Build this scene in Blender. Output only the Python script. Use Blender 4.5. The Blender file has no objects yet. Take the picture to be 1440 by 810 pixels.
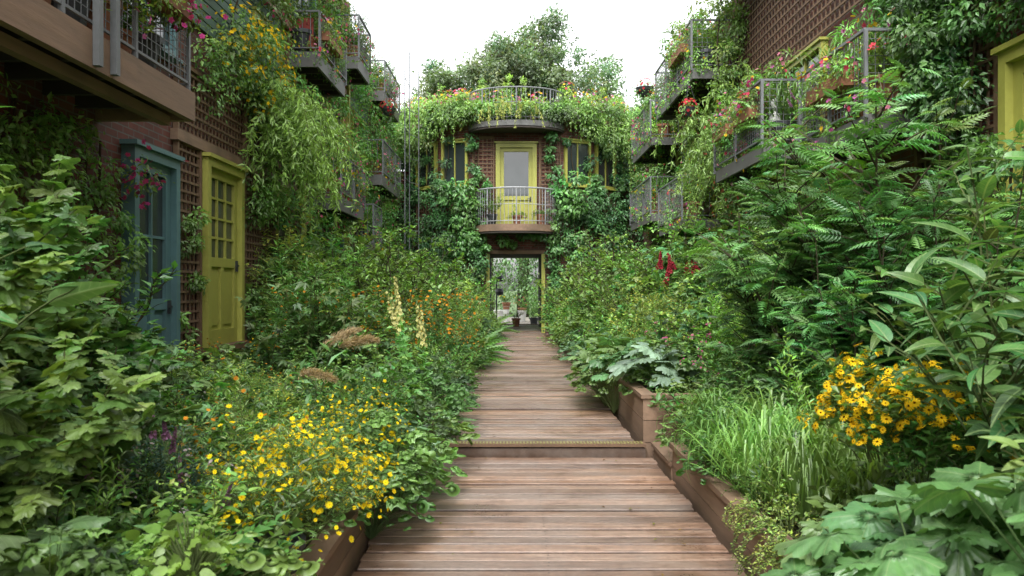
import bpy, math
import numpy as np
from mathutils import Vector
PI=math.pi
sc=bpy.context.scene
# ------------------------------------------------------------------ materials
def newmat(name):
    m=bpy.data.materials.new(name); m.use_nodes=True
    nt=m.node_tree; nt.nodes.clear()
    return m,nt,nt.nodes,nt.links
def N(nt,t,**k):
    n=nt.nodes.new(t)
    for a,b in k.items(): setattr(n,a,b)
    return n
def mathn(nt,op,a,b=None,c=None):
    n=N(nt,'ShaderNodeMath',operation=op)
    for i,v in enumerate((a,b,c)):
        if v is None: continue
        if isinstance(v,(int,float)): n.inputs[i].default_value=v
        else: nt.links.new(v,n.inputs[i])
    return n.outputs[0]
def mixc(nt,mode,f,a,b):
    n=N(nt,'ShaderNodeMix',data_type='RGBA',blend_type=mode)
    for i,v in ((0,f),(6,a),(7,b)):
        if isinstance(v,(int,float)): n.inputs[i].default_value=v
        elif isinstance(v,tuple): n.inputs[i].default_value=(v[0],v[1],v[2],1)
        else: nt.links.new(v,n.inputs[i])
    return n.outputs[2]
def simple(name,col,rough=.6,metal=0.,nscale=6.,namt=.35,bump=.15,stretch=(1,1,1),dirt=(.05,.045,.03),spec=.5,dirtamt=.35):
    m,nt,nd,lk=newmat(name)
    out=N(nt,'ShaderNodeOutputMaterial'); p=N(nt,'ShaderNodeBsdfPrincipled')
    tc=N(nt,'ShaderNodeTexCoord'); mp=N(nt,'ShaderNodeMapping'); mp.inputs['Scale'].default_value=stretch
    lk.new(tc.outputs['Object'],mp.inputs[0])
    n1=N(nt,'ShaderNodeTexNoise'); n1.inputs['Scale'].default_value=nscale; n1.inputs['Detail'].default_value=6; n1.inputs['Roughness'].default_value=.65
    lk.new(mp.outputs[0],n1.inputs['Vector'])
    n2=N(nt,'ShaderNodeTexNoise'); n2.inputs['Scale'].default_value=1.3; n2.inputs['Detail'].default_value=4
    lk.new(tc.outputs['Object'],n2.inputs['Vector'])
    v=mathn(nt,'MULTIPLY_ADD',n1.outputs['Fac'],namt*2,1-namt)
    vm=N(nt,'ShaderNodeVectorMath',operation='SCALE')
    at=N(nt,'ShaderNodeAttribute',attribute_name='col')
    c0=mixc(nt,'MULTIPLY',1.0,col,at.outputs['Color']); lk.new(c0,vm.inputs[0])
    lk.new(v,vm.inputs['Scale'])
    mr=N(nt,'ShaderNodeMapRange'); mr.inputs[1].default_value=.5; mr.inputs[2].default_value=.75; mr.inputs[4].default_value=dirtamt
    lk.new(n2.outputs['Fac'],mr.inputs[0])
    c=mixc(nt,'MIX',mr.outputs[0],vm.outputs[0],dirt)
    lk.new(c,p.inputs['Base Color'])
    lk.new(mathn(nt,'MULTIPLY_ADD',n1.outputs['Fac'],.35,rough-.17),p.inputs['Roughness'])
    p.inputs['Metallic'].default_value=metal; p.inputs['Specular IOR Level'].default_value=spec
    b=N(nt,'ShaderNodeBump'); b.inputs['Strength'].default_value=bump; b.inputs['Distance'].default_value=.02
    lk.new(n1.outputs['Fac'],b.inputs['Height']); lk.new(b.outputs[0],p.inputs['Normal'])
    lk.new(p.outputs[0],out.inputs[0]); return m
def foliage(name,trans=.3,rough=.45,vein=.0,var=.35,gloss=.05,gain=1.5):
    m,nt,nd,lk=newmat(name)
    out=N(nt,'ShaderNodeOutputMaterial'); p=N(nt,'ShaderNodeBsdfDiffuse')
    at=N(nt,'ShaderNodeAttribute',attribute_name='col'); oi=N(nt,'ShaderNodeObjectInfo')
    hs=N(nt,'ShaderNodeHueSaturation'); lk.new(at.outputs['Color'],hs.inputs['Color'])
    if var>.1:
        lk.new(mathn(nt,'MULTIPLY_ADD',oi.outputs['Random'],.05,.474),hs.inputs['Hue'])
        r2=mathn(nt,'FRACT',mathn(nt,'MULTIPLY',oi.outputs['Random'],7.31))
        lk.new(mathn(nt,'MULTIPLY_ADD',r2,var*1.6*gain,gain*(1-var*.8)),hs.inputs['Value'])
    c=hs.outputs[0]; g=N(nt,'ShaderNodeBsdfGlossy'); g.inputs['Roughness'].default_value=rough; g.inputs['Color'].default_value=(.9,.95,.9,1)
    if vein>0:
        tc=N(nt,'ShaderNodeTexCoord');n1=N(nt,'ShaderNodeTexNoise'); n1.inputs['Scale'].default_value=24; n1.inputs['Detail'].default_value=3
        lk.new(tc.outputs['Object'],n1.inputs['Vector'])
        lv=N(nt,'ShaderNodeAttribute',attribute_name='luv'); s=N(nt,'ShaderNodeSeparateXYZ'); lk.new(lv.outputs['Vector'],s.inputs[0])
        ax=mathn(nt,'ABSOLUTE',s.outputs[0])
        lat=mathn(nt,'FRACT',mathn(nt,'MULTIPLY',mathn(nt,'SUBTRACT',s.outputs[1],mathn(nt,'MULTIPLY',ax,.8)),7.))
        lat=mathn(nt,'LESS_THAN',lat,.12)
        mid=mathn(nt,'LESS_THAN',ax,.018)
        va=mathn(nt,'MAXIMUM',mid,mathn(nt,'MULTIPLY',lat,.5))
        th=mathn(nt,'ARCTAN2',s.outputs[0],s.outputs[1])
        r=mathn(nt,'SQRT',mathn(nt,'ADD',mathn(nt,'MULTIPLY',s.outputs[0],s.outputs[0]),mathn(nt,'MULTIPLY',s.outputs[1],s.outputs[1])))
        sn=mathn(nt,'ABSOLUTE',mathn(nt,'SINE',mathn(nt,'MULTIPLY',th,2.5)))
        rv=mathn(nt,'LESS_THAN',mathn(nt,'MULTIPLY',r,sn),.028)
        lat2=mathn(nt,'LESS_THAN',mathn(nt,'FRACT',mathn(nt,'MULTIPLY',mathn(nt,'SUBTRACT',r,mathn(nt,'MULTIPLY',sn,.3)),7.)),.11)
        vb=mathn(nt,'MAXIMUM',rv,mathn(nt,'MULTIPLY',lat2,.55))
        vv=mathn(nt,'ADD',mathn(nt,'MULTIPLY',va,mathn(nt,'SUBTRACT',1.,s.outputs[2])),mathn(nt,'MULTIPLY',vb,s.outputs[2]))
        v2=N(nt,'ShaderNodeVectorMath',operation='SCALE'); lk.new(c,v2.inputs[0]); lk.new(mathn(nt,'MULTIPLY_ADD',n1.outputs['Fac'],.9,.5),v2.inputs['Scale'])
        c=mixc(nt,'MIX',mathn(nt,'MULTIPLY',vv,vein),v2.outputs[0],(.26,.36,.15))
        bp=N(nt,'ShaderNodeBump'); bp.inputs['Strength'].default_value=.6; bp.inputs['Distance'].default_value=.006; bp.invert=True
        lk.new(mathn(nt,'ADD',vv,n1.outputs['Fac']),bp.inputs['Height']); lk.new(bp.outputs[0],p.inputs['Normal']); lk.new(bp.outputs[0],g.inputs['Normal'])
    lk.new(c,p.inputs['Color'])
    last=p.outputs[0]
    if trans>0:
        t=N(nt,'ShaderNodeBsdfTranslucent'); c2=mixc(nt,'MULTIPLY',1.0,c,(1.6,1.6,.7)); lk.new(c2,t.inputs['Color'])
        mx=N(nt,'ShaderNodeMixShader'); mx.inputs[0].default_value=trans
        lk.new(last,mx.inputs[1]); lk.new(t.outputs[0],mx.inputs[2]); last=mx.outputs[0]
    if gloss>0:
        mx=N(nt,'ShaderNodeMixShader'); mx.inputs[0].default_value=gloss
        lk.new(last,mx.inputs[1]); lk.new(g.outputs[0],mx.inputs[2]); last=mx.outputs[0]
    lk.new(last,out.inputs[0])
    return m
def brickmat(name,c1,c2,mortar):
    m,nt,nd,lk=newmat(name)
    out=N(nt,'ShaderNodeOutputMaterial'); p=N(nt,'ShaderNodeBsdfPrincipled')
    tc=N(nt,'ShaderNodeTexCoord'); s=N(nt,'ShaderNodeSeparateXYZ'); lk.new(tc.outputs['Object'],s.inputs[0])
    cb=N(nt,'ShaderNodeCombineXYZ'); lk.new(mathn(nt,'ADD',s.outputs[0],s.outputs[1]),cb.inputs[0]); lk.new(s.outputs[2],cb.inputs[1])
    bk=N(nt,'ShaderNodeTexBrick'); lk.new(cb.outputs[0],bk.inputs['Vector'])
    bk.inputs['Scale'].default_value=1; bk.inputs['Brick Width'].default_value=.23; bk.inputs['Row Height'].default_value=.075
    bk.inputs['Mortar Size'].default_value=.008; bk.inputs['Color1'].default_value=(*c1,1); bk.inputs['Color2'].default_value=(*c2,1); bk.inputs['Mortar'].default_value=(*mortar,1)
    n=N(nt,'ShaderNodeTexNoise'); n.inputs['Scale'].default_value=3; n.inputs['Detail'].default_value=8; lk.new(tc.outputs['Object'],n.inputs['Vector'])
    vm=N(nt,'ShaderNodeVectorMath',operation='SCALE'); lk.new(bk.outputs['Color'],vm.inputs[0]); lk.new(mathn(nt,'MULTIPLY_ADD',n.outputs['Fac'],1.2,.4),vm.inputs['Scale'])
    lk.new(vm.outputs[0],p.inputs['Base Color']); p.inputs['Roughness'].default_value=.85
    b=N(nt,'ShaderNodeBump'); b.inputs['Strength'].default_value=.6; b.inputs['Distance'].default_value=.01; b.invert=True
    lk.new(bk.outputs['Fac'],b.inputs['Height']); lk.new(b.outputs[0],p.inputs['Normal']); lk.new(p.outputs[0],out.inputs[0]); return m
M_leaf=foliage('leaf_green')
M_leafv=foliage('leaf_veined',vein=.5,rough=.42,gain=1.35)
M_stem=foliage('stem_green',trans=0.,gloss=0,gain=1.)
M_petal=foliage('flower_petals',trans=.25,gloss=0,var=.05)
M_brick=brickmat('red_brick',(.15,.045,.03),(.09,.035,.025),(.12,.10,.085))
M_wood=simple('weathered_wood',(.16,.095,.055),.75,nscale=7,namt=.5,bump=.3)
M_latt=simple('lattice_wood',(.17,.105,.06),.8,nscale=9,namt=.5,bump=.2)
M_beam=simple('timber_beam',(.24,.155,.10),.75,nscale=3,stretch=(4,.5,4),namt=.5,bump=.3,dirtamt=.5)
M_yel=simple('yellow_green_paint',(.35,.35,.07),.5,nscale=12,namt=.22,bump=.12,dirt=(.12,.11,.03))
M_teal=simple('teal_paint',(.10,.20,.21),.5,nscale=12,namt=.2,bump=.12)
M_steel=simple('galvanised_steel',(.17,.18,.185),.55,metal=.2,nscale=20,namt=.25,bump=.05)
M_rail=simple('pale_galvanised_steel',(.33,.34,.35),.5,metal=.2,nscale=20,namt=.25,bump=.05)
M_fasc=simple('grey_steel_fascia',(.13,.13,.125),.6,metal=.1,nscale=6,namt=.35,bump=.08,dirt=(.09,.05,.03))
M_dark=simple('dark_metal',(.05,.055,.06),.5,metal=.4,nscale=20,namt=.3,bump=.05)
M_glass=simple('window_glass',(.03,.04,.04),.17,nscale=2,namt=.3,bump=.01,spec=1.0,dirtamt=.05)
M_terra=simple('terracotta',(.30,.13,.07),.8,nscale=15,namt=.25)
M_gslat=simple('green_slats',(.07,.13,.09),.7,nscale=10,namt=.3)
M_white=simple('white_paint',(.6,.6,.57),.5,nscale=8,namt=.1,dirtamt=.25)
M_red=simple('red_fabric',(.28,.05,.04),.8,nscale=20,namt=.3)
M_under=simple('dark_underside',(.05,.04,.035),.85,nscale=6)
M_soil=simple('soil',(.045,.032,.02),.95,nscale=12,namt=.6,bump=1.)
M_gravel=simple('gravel',(.22,.20,.17),.9,nscale=60,namt=.4,bump=.5,dirtamt=.3)
M_grass=simple('lawn',(.07,.12,.035),.9,nscale=40,namt=.5,bump=.8,dirtamt=.3)
def deckmat():
    m,nt,nd,lk=newmat('wet_hardwood_deck')
    out=N(nt,'ShaderNodeOutputMaterial'); p=N(nt,'ShaderNodeBsdfPrincipled')
    at=N(nt,'ShaderNodeAttribute',attribute_name='col'); tc=N(nt,'ShaderNodeTexCoord')
    s=N(nt,'ShaderNodeAttribute',attribute_name='luv')
    mp=N(nt,'ShaderNodeMapping'); mp.inputs['Scale'].default_value=(1.6,15,5); lk.new(s.outputs['Vector'],mp.inputs[0])
    n1=N(nt,'ShaderNodeTexNoise'); n1.inputs['Scale'].default_value=1.6; n1.inputs['Detail'].default_value=8; n1.inputs['Distortion'].default_value=.8; lk.new(mp.outputs[0],n1.inputs['Vector'])
    n2=N(nt,'ShaderNodeTexNoise'); n2.inputs['Scale'].default_value=1.6; n2.inputs['Detail'].default_value=6; n2.inputs['Roughness'].default_value=.75; lk.new(tc.outputs['Object'],n2.inputs['Vector'])
    n3=N(nt,'ShaderNodeTexNoise'); n3.inputs['Scale'].default_value=26; n3.inputs['Detail'].default_value=7; n3.inputs['Roughness'].default_value=.7; lk.new(tc.outputs['Object'],n3.inputs['Vector'])
    cr=N(nt,'ShaderNodeValToRGB'); e=cr.color_ramp.elements; e[0].position=.3; e[0].color=(.125,.07,.045,1); e[1].position=.72; e[1].color=(.34,.23,.165,1)
    k=cr.color_ramp.elements.new(.5); k.color=(.235,.14,.092,1)
    lk.new(n1.outputs['Fac'],cr.inputs[0])
    c=mixc(nt,'MULTIPLY',1.,cr.outputs[0],at.outputs['Color'])
    mr=N(nt,'ShaderNodeMapRange'); mr.inputs[1].default_value=.42; mr.inputs[2].default_value=.62; mr.inputs[3].default_value=0.; mr.inputs[4].default_value=.6; lk.new(n2.outputs['Fac'],mr.inputs[0])
    c=mixc(nt,'MIX',mr.outputs[0],c,(.25,.20,.165))
    mr2=N(nt,'ShaderNodeMapRange'); mr2.inputs[1].default_value=.46; mr2.inputs[2].default_value=.36; mr2.inputs[3].default_value=0.; mr2.inputs[4].default_value=.55; lk.new(n2.outputs['Fac'],mr2.inputs[0])
    c=mixc(nt,'MIX',mr2.outputs[0],c,(.09,.055,.038))
    c=mixc(nt,'MULTIPLY',.6,c,at.outputs['Color'])
    v=N(nt,'ShaderNodeVectorMath',operation='SCALE'); lk.new(c,v.inputs[0]); lk.new(mathn(nt,'MULTIPLY_ADD',n3.outputs['Fac'],1.1,.42),v.inputs['Scale'])
    lk.new(v.outputs[0],p.inputs['Base Color'])
    lk.new(mathn(nt,'MULTIPLY_ADD',n2.outputs['Fac'],.7,.03),p.inputs['Roughness'])
    p.inputs['Specular IOR Level'].default_value=.55
    b=N(nt,'ShaderNodeBump'); b.inputs['Strength'].default_value=.4; b.inputs['Distance'].default_value=.006
    lk.new(mathn(nt,'ADD',n1.outputs['Fac'],mathn(nt,'MULTIPLY',n3.outputs['Fac'],.5)),b.inputs['Height']); lk.new(b.outputs[0],p.inputs['Normal'])
    lk.new(p.outputs[0],out.inputs[0]); return m
M_deck=deckmat()
# ------------------------------------------------------------------ mesh builder
class MB:
    def __init__(s):
        s.v=[];s.fl=[];s.fs=[];s.mi=[];s.c=[];s.l=[];s.n=0;s.mats=[];s.M=None
    def mat(s,m):
        if m not in s.mats: s.mats.append(m)
        return s.mats.index(m)
    def add(s,v,faces,mat,col=(1,1,1),luv=None):
        v=np.asarray(v,float)
        if s.M is not None: v=v@s.M[:3,:3].T+s.M[:3,3]
        nv=len(v); c=np.broadcast_to(np.asarray(col,float),(nv,3))
        s.v.append(v);s.c.append(c);s.l.append(v*0 if luv is None else np.broadcast_to(luv,(nv,3)))
        f=np.asarray(faces,int); s.fl.append((f+s.n).ravel()); s.fs.append(np.full(len(f),f.shape[1])); s.mi.append(np.full(len(f),s.mat(mat))); s.n+=nv
    def box(s,x0,x1,y0,y1,z0,z1,mat,col=(1,1,1)):
        v=[(x,y,z) for x in(x0,x1) for y in(y0,y1) for z in(z0,z1)]
        s.add(v,[(0,1,3,2),(4,6,7,5),(0,4,5,1),(2,3,7,6),(0,2,6,4),(1,5,7,3)],mat,col)
    def beam(s,p0,p1,w,t,mat,col=(1,1,1),up=(0,0,1)):
        p0=np.array(p0,float);p1=np.array(p1,float);d=p1-p0;d/=np.linalg.norm(d)+1e-9
        u=np.array(up,float)
        if abs(d@u)>.95:u=np.array((0,1.,0))
        a=np.cross(d,u);a/=np.linalg.norm(a);b=np.cross(a,d)
        v=[p+a*i*w/2+b*j*t/2 for p in(p0,p1) for i in(-1,1) for j in(-1,1)]
        s.add(v,[(0,1,3,2),(4,6,7,5),(0,4,5,1),(2,3,7,6),(0,2,6,4),(1,5,7,3)],mat,col)
    def tube(s,pts,rad,mat,col=(1,1,1),k=6):
        P=np.asarray(pts,float);n=len(P);R=np.broadcast_to(rad,(n,))
        T=np.gradient(P,axis=0);T/=np.linalg.norm(T,axis=1)[:,None]+1e-9
        ref=np.array((.31,.17,.93)) if abs(T[0]@np.array((.31,.17,.93)))<.9 else np.array((1.,0,0))
        A=np.cross(T,ref);A/=np.linalg.norm(A,axis=1)[:,None]+1e-9;B=np.cross(T,A)
        th=np.arange(k)*2*PI/k
        v=P[:,None]+R[:,None,None]*(np.cos(th)[None,:,None]*A[:,None]+np.sin(th)[None,:,None]*B[:,None])
        i=np.arange(n-1)[:,None]*k;j=np.arange(k)[None];j2=(j+1)%k
        f=np.stack([i+j,i+j2,i+k+j2,i+k+j],-1).reshape(-1,4)
        s.add(v.reshape(-1,3),f,mat,col)
    def prism(s,poly,z0,z1,mat,col=(1,1,1)):
        n=len(poly);v=[(x,y,z0) for x,y in poly]+[(x,y,z1) for x,y in poly]
        s.add(v,[(i,(i+1)%n,n+(i+1)%n,n+i) for i in range(n)],mat,col)
        s.add(v[:n],[tuple(range(n))],mat,col);s.add(v[n:],[tuple(range(n))],mat,col)
    def lathe(s,prof,c,mat,k=20,col=(1,1,1)):
        v=[(c[0]+r*math.cos(a*2*PI/k),c[1]+r*math.sin(a*2*PI/k),c[2]+z) for r,z in prof for a in range(k)]
        f=[(i*k+a,i*k+(a+1)%k,(i+1)*k+(a+1)%k,(i+1)*k+a) for i in range(len(prof)-1) for a in range(k)]
        s.add(v,f,mat,col)
    def scatter(s,T,pos,yd,zd,sc_,col,mat):
        n=len(pos)
        if n==0:return
        y=yd/(np.linalg.norm(yd,axis=1)[:,None]+1e-9);x=np.cross(y,zd);x/=np.linalg.norm(x,axis=1)[:,None]+1e-9;z=np.cross(x,y)
        tv,tf,tc,tl=T;sc_=np.broadcast_to(sc_,(n,))
        v=pos[:,None]+sc_[:,None,None]*(tv[None,:,0:1]*x[:,None]+tv[None,:,1:2]*y[:,None]+tv[None,:,2:3]*z[:,None])
        c=np.asarray(col,float); c=np.broadcast_to(c,(n,3))[:,None]*tc[None]
        l=np.broadcast_to(tl[None],(n,len(tv),3))
        f=tf[None]+np.arange(n)[:,None,None]*len(tv)
        Ms=s.M;s.M=None
        s.add(v.reshape(-1,3),f.reshape(-1,tf.shape[1]),mat,c.reshape(-1,3),l.reshape(-1,3));s.M=Ms
    def mesh(s,name,smooth=False):
        me=bpy.data.meshes.new(name);v=np.concatenate(s.v);fl=np.concatenate(s.fl);fs=np.concatenate(s.fs)
        me.vertices.add(len(v));me.vertices.foreach_set('co',v.ravel())
        me.loops.add(len(fl));me.loops.foreach_set('vertex_index',fl.astype(np.int32))
        me.polygons.add(len(fs));st=np.concatenate([[0],np.cumsum(fs)[:-1]])
        me.polygons.foreach_set('loop_start',st.astype(np.int32))
        me.polygons.foreach_set('material_index',np.concatenate(s.mi).astype(np.int32))
        me.polygons.foreach_set('use_smooth',np.full(len(fs),smooth))
        me.update(calc_edges=True)
        a=me.attributes.new('col','FLOAT_COLOR','POINT');c=np.ones((len(v),4));c[:,:3]=np.concatenate(s.c);a.data.foreach_set('color',c.ravel())
        a=me.attributes.new('luv','FLOAT_VECTOR','POINT');a.data.foreach_set('vector',np.concatenate(s.l).ravel())
        for m in s.mats:me.materials.append(m)
        return me
    def obj(s,name,parent=None,smooth=False):
        o=bpy.data.objects.new(name,s.mesh(name,smooth));sc.collection.objects.link(o)
        if parent:o.parent=parent
        return o
def empty(name):
    o=bpy.data.objects.new(name,None);sc.collection.objects.link(o);return o
def place(me,name,x,y,z,s=1.,rz=0.,tx=0.,ty=0.):
    o=bpy.data.objects.new(name,me);sc.collection.objects.link(o);o.location=(x,y,z)
    o.scale=(s,s,s) if not isinstance(s,tuple) else s
    o.rotation_euler=(tx,ty,rz);return o
# ------------------------------------------------------------------ leaf templates (along +Y, length 1)
def tpl(v,f,c=None,l=None):
    v=np.array(v,float);return v,np.array(f,int),(np.ones((len(v),3)) if c is None else np.array(c,float)),(v*np.array((1,1,0)) if l is None else np.array(l,float))
def leaf_small(w=.26):
    return tpl([(0,0,0),(-w,.42,.09),(0,.45,0),(w,.42,.09),(0,1,-.08)],[(0,2,1),(0,3,2),(1,2,4),(2,3,4)])
def leaf_med(w=.25,rows=(0,.1,.3,.5,.72,.9,1.),droop=.25,fold=.25,heart=False,wave=0.):
    v=[]
    for i,t in enumerate(rows):
        ww=w*(math.sin(PI*min(1,t**(.62 if not heart else .42)))**.8 if 0<t<1 else .02)
        z=-droop*t*t
        k=wave*(1 if i%2 else -1)
        v+=[(-ww,t-(.06 if heart and i<2 else 0),z+ww*fold+k),(0,t,z),(ww,t-(.06 if heart and i<2 else 0),z+ww*fold-k)]
    f=[]
    for i in range(len(rows)-1):
        a=3*i;f+=[(a,a+1,a+4,a+3),(a+1,a+2,a+5,a+4)]
    return tpl(v,f)
def leaf_lobed(nl=5,depth=.2,tooth=.05,rings=4,na=50,cup=.12,back=.45,tf=31):
    v=[(0,0,0)]
    th=np.linspace(-PI*.93,PI*.93,na)
    for r in range(1,rings+1):
        q=r/rings
        for t in th:
            lob=abs(math.cos(nl*t/2))**.8
            R=(back+(1-back)*math.cos(t/2)**1.2)*(1-depth*(1-lob)*q)*(1+tooth*(1-2*abs(((tf*t/(2*PI))%1)-.5)*2)*q)
            x=R*q*math.sin(t)*.9;y=R*q*math.cos(t)
            z=-.36*(R*q)**2+cup*q*q*math.cos(nl*t)*R+.06*math.sin(3*t+1)*q+.025*math.sin(17*t)*q*q
            v.append((x,y+.0,z))
    nb=na
    F=[]
    for r in range(rings-1):
        for i in range(na-1):
            a=1+r*nb+i;F.append((a,a+1,a+nb+1,a+nb))
    v=np.array(v);
    f3=[(0,1+i,2+i) for i in range(na-1)]+[q for a,b,c,d in F for q in((a,b,c),(a,c,d))]
    l=v*np.array((1,1,0));l[:,0]/=.9;l[:,2]=1
    return tpl(v,f3,None,l)
def compound(base,items):
    V=[];F=[];C=[];L=[];n=0
    for (x,y,z),a,s_,dz in items:
        v=base[0]*s_;c_,s2=math.cos(a),math.sin(a)
        w=np.stack([v[:,0]*c_+v[:,1]*s2,-v[:,0]*s2+v[:,1]*c_,v[:,2]-dz*(v[:,1]**2)/max(s_,.01)],1)+np.array((x,y,z))
        V.append(w);F.append(base[1]+n);C.append(base[2]);L.append(base[3]);n+=len(v)
    return np.concatenate(V),np.concatenate(F),np.concatenate(C),np.concatenate(L)
def pinnate(k=7,ls=.34,w=.17,droop=.35,ang=1.05):
    b=leaf_small(w);it=[]
    for i in range(k):
        t=.16+.78*i/k;s_=ls*(math.sin(PI*(.18+.75*t)))
        z=-droop*t*t
        for q in(-1,1): it.append(((0,t,z),q*(ang-.35*t),s_,.3))
    it.append(((0,.9,-droop*.85),0,ls*.6,.3))
    return compound(b,it)
def palmate(n=5,w=.2):
    b=leaf_med(w,rows=(0,.25,.55,.8,1.),droop=.2)
    return compound(b,[((0,0,0),a,(1-.28*abs(a)),.1) for a in np.linspace(-1.7,1.7,n)])
def blade(w=.02,n=6,droop=.5):
    v=[];f=[]
    for i in range(n+1):
        t=i/n;ww=w*(1-t**2.2)+.0008
        y=math.sin(t*1.5)*.75;z=t*.95-droop*t*t*t*1.1
        v+=[(-ww,y,z+.2*ww),(ww,y,z+.2*ww)]
    for i in range(n):f.append((2*i,2*i+1,2*i+3,2*i+2))
    return tpl(v,f)
def daisy(n=8,w=.28,cc=(1,1,1),cup=.15,cr=.25):
    V=[];F=[];C=[]
    for i in range(n):
        a=i*2*PI/n;ca,sa=math.cos(a),math.sin(a);b=len(V)
        for r,t in((.12,-w*.3),(.12,w*.3),(.7,-w),(.7,w),(1,-w*.45),(1,w*.45)):
            V.append((r*ca-t*sa,r*sa+t*ca,cup*r*r+(.05 if i%2 else 0)));C.append((1,1,1))
        F+=[(b,b+1,b+3),(b,b+3,b+2),(b+2,b+3,b+5),(b+2,b+5,b+4)]
    b=len(V);V.append((0,0,.2));C.append(cc)
    for i in range(6):V.append((cr*math.cos(i*PI/3),cr*math.sin(i*PI/3),.06));C.append(cc)
    F+=[(b,b+1+i,b+1+(i+1)%6) for i in range(6)]
    return tpl(V,F,C)
L_small=leaf_small();L_narrow=leaf_small(.13);L_ov=leaf_med(.27,rows=(0,.12,.35,.65,.88,1.));L_broad=leaf_med(.3,rows=(0,.08,.2,.35,.5,.65,.8,.92,1.),droop=.35,fold=.2,wave=.012)
L_lob=leaf_lobed(5,.42,.07,5,101,.10,.55,26);L_lobs=leaf_lobed(5,.45,.08,2,32,.08,.45,15);L_pin=pinnate();L_fern=pinnate(12,.24,.2,.5,1.25);L_palm=palmate()
L_round=leaf_lobed(7,.06,.02,2,18,.04,.7)
F_yel=daisy(8,.26,(.9,.5,.1));F_rud=daisy(11,.17,(.12,.06,.05),-.1);F_5=daisy(5,.42,(1.,.9,.3));F_bell=daisy(5,.5,(.8,.8,.6),.8,.1)
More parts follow.
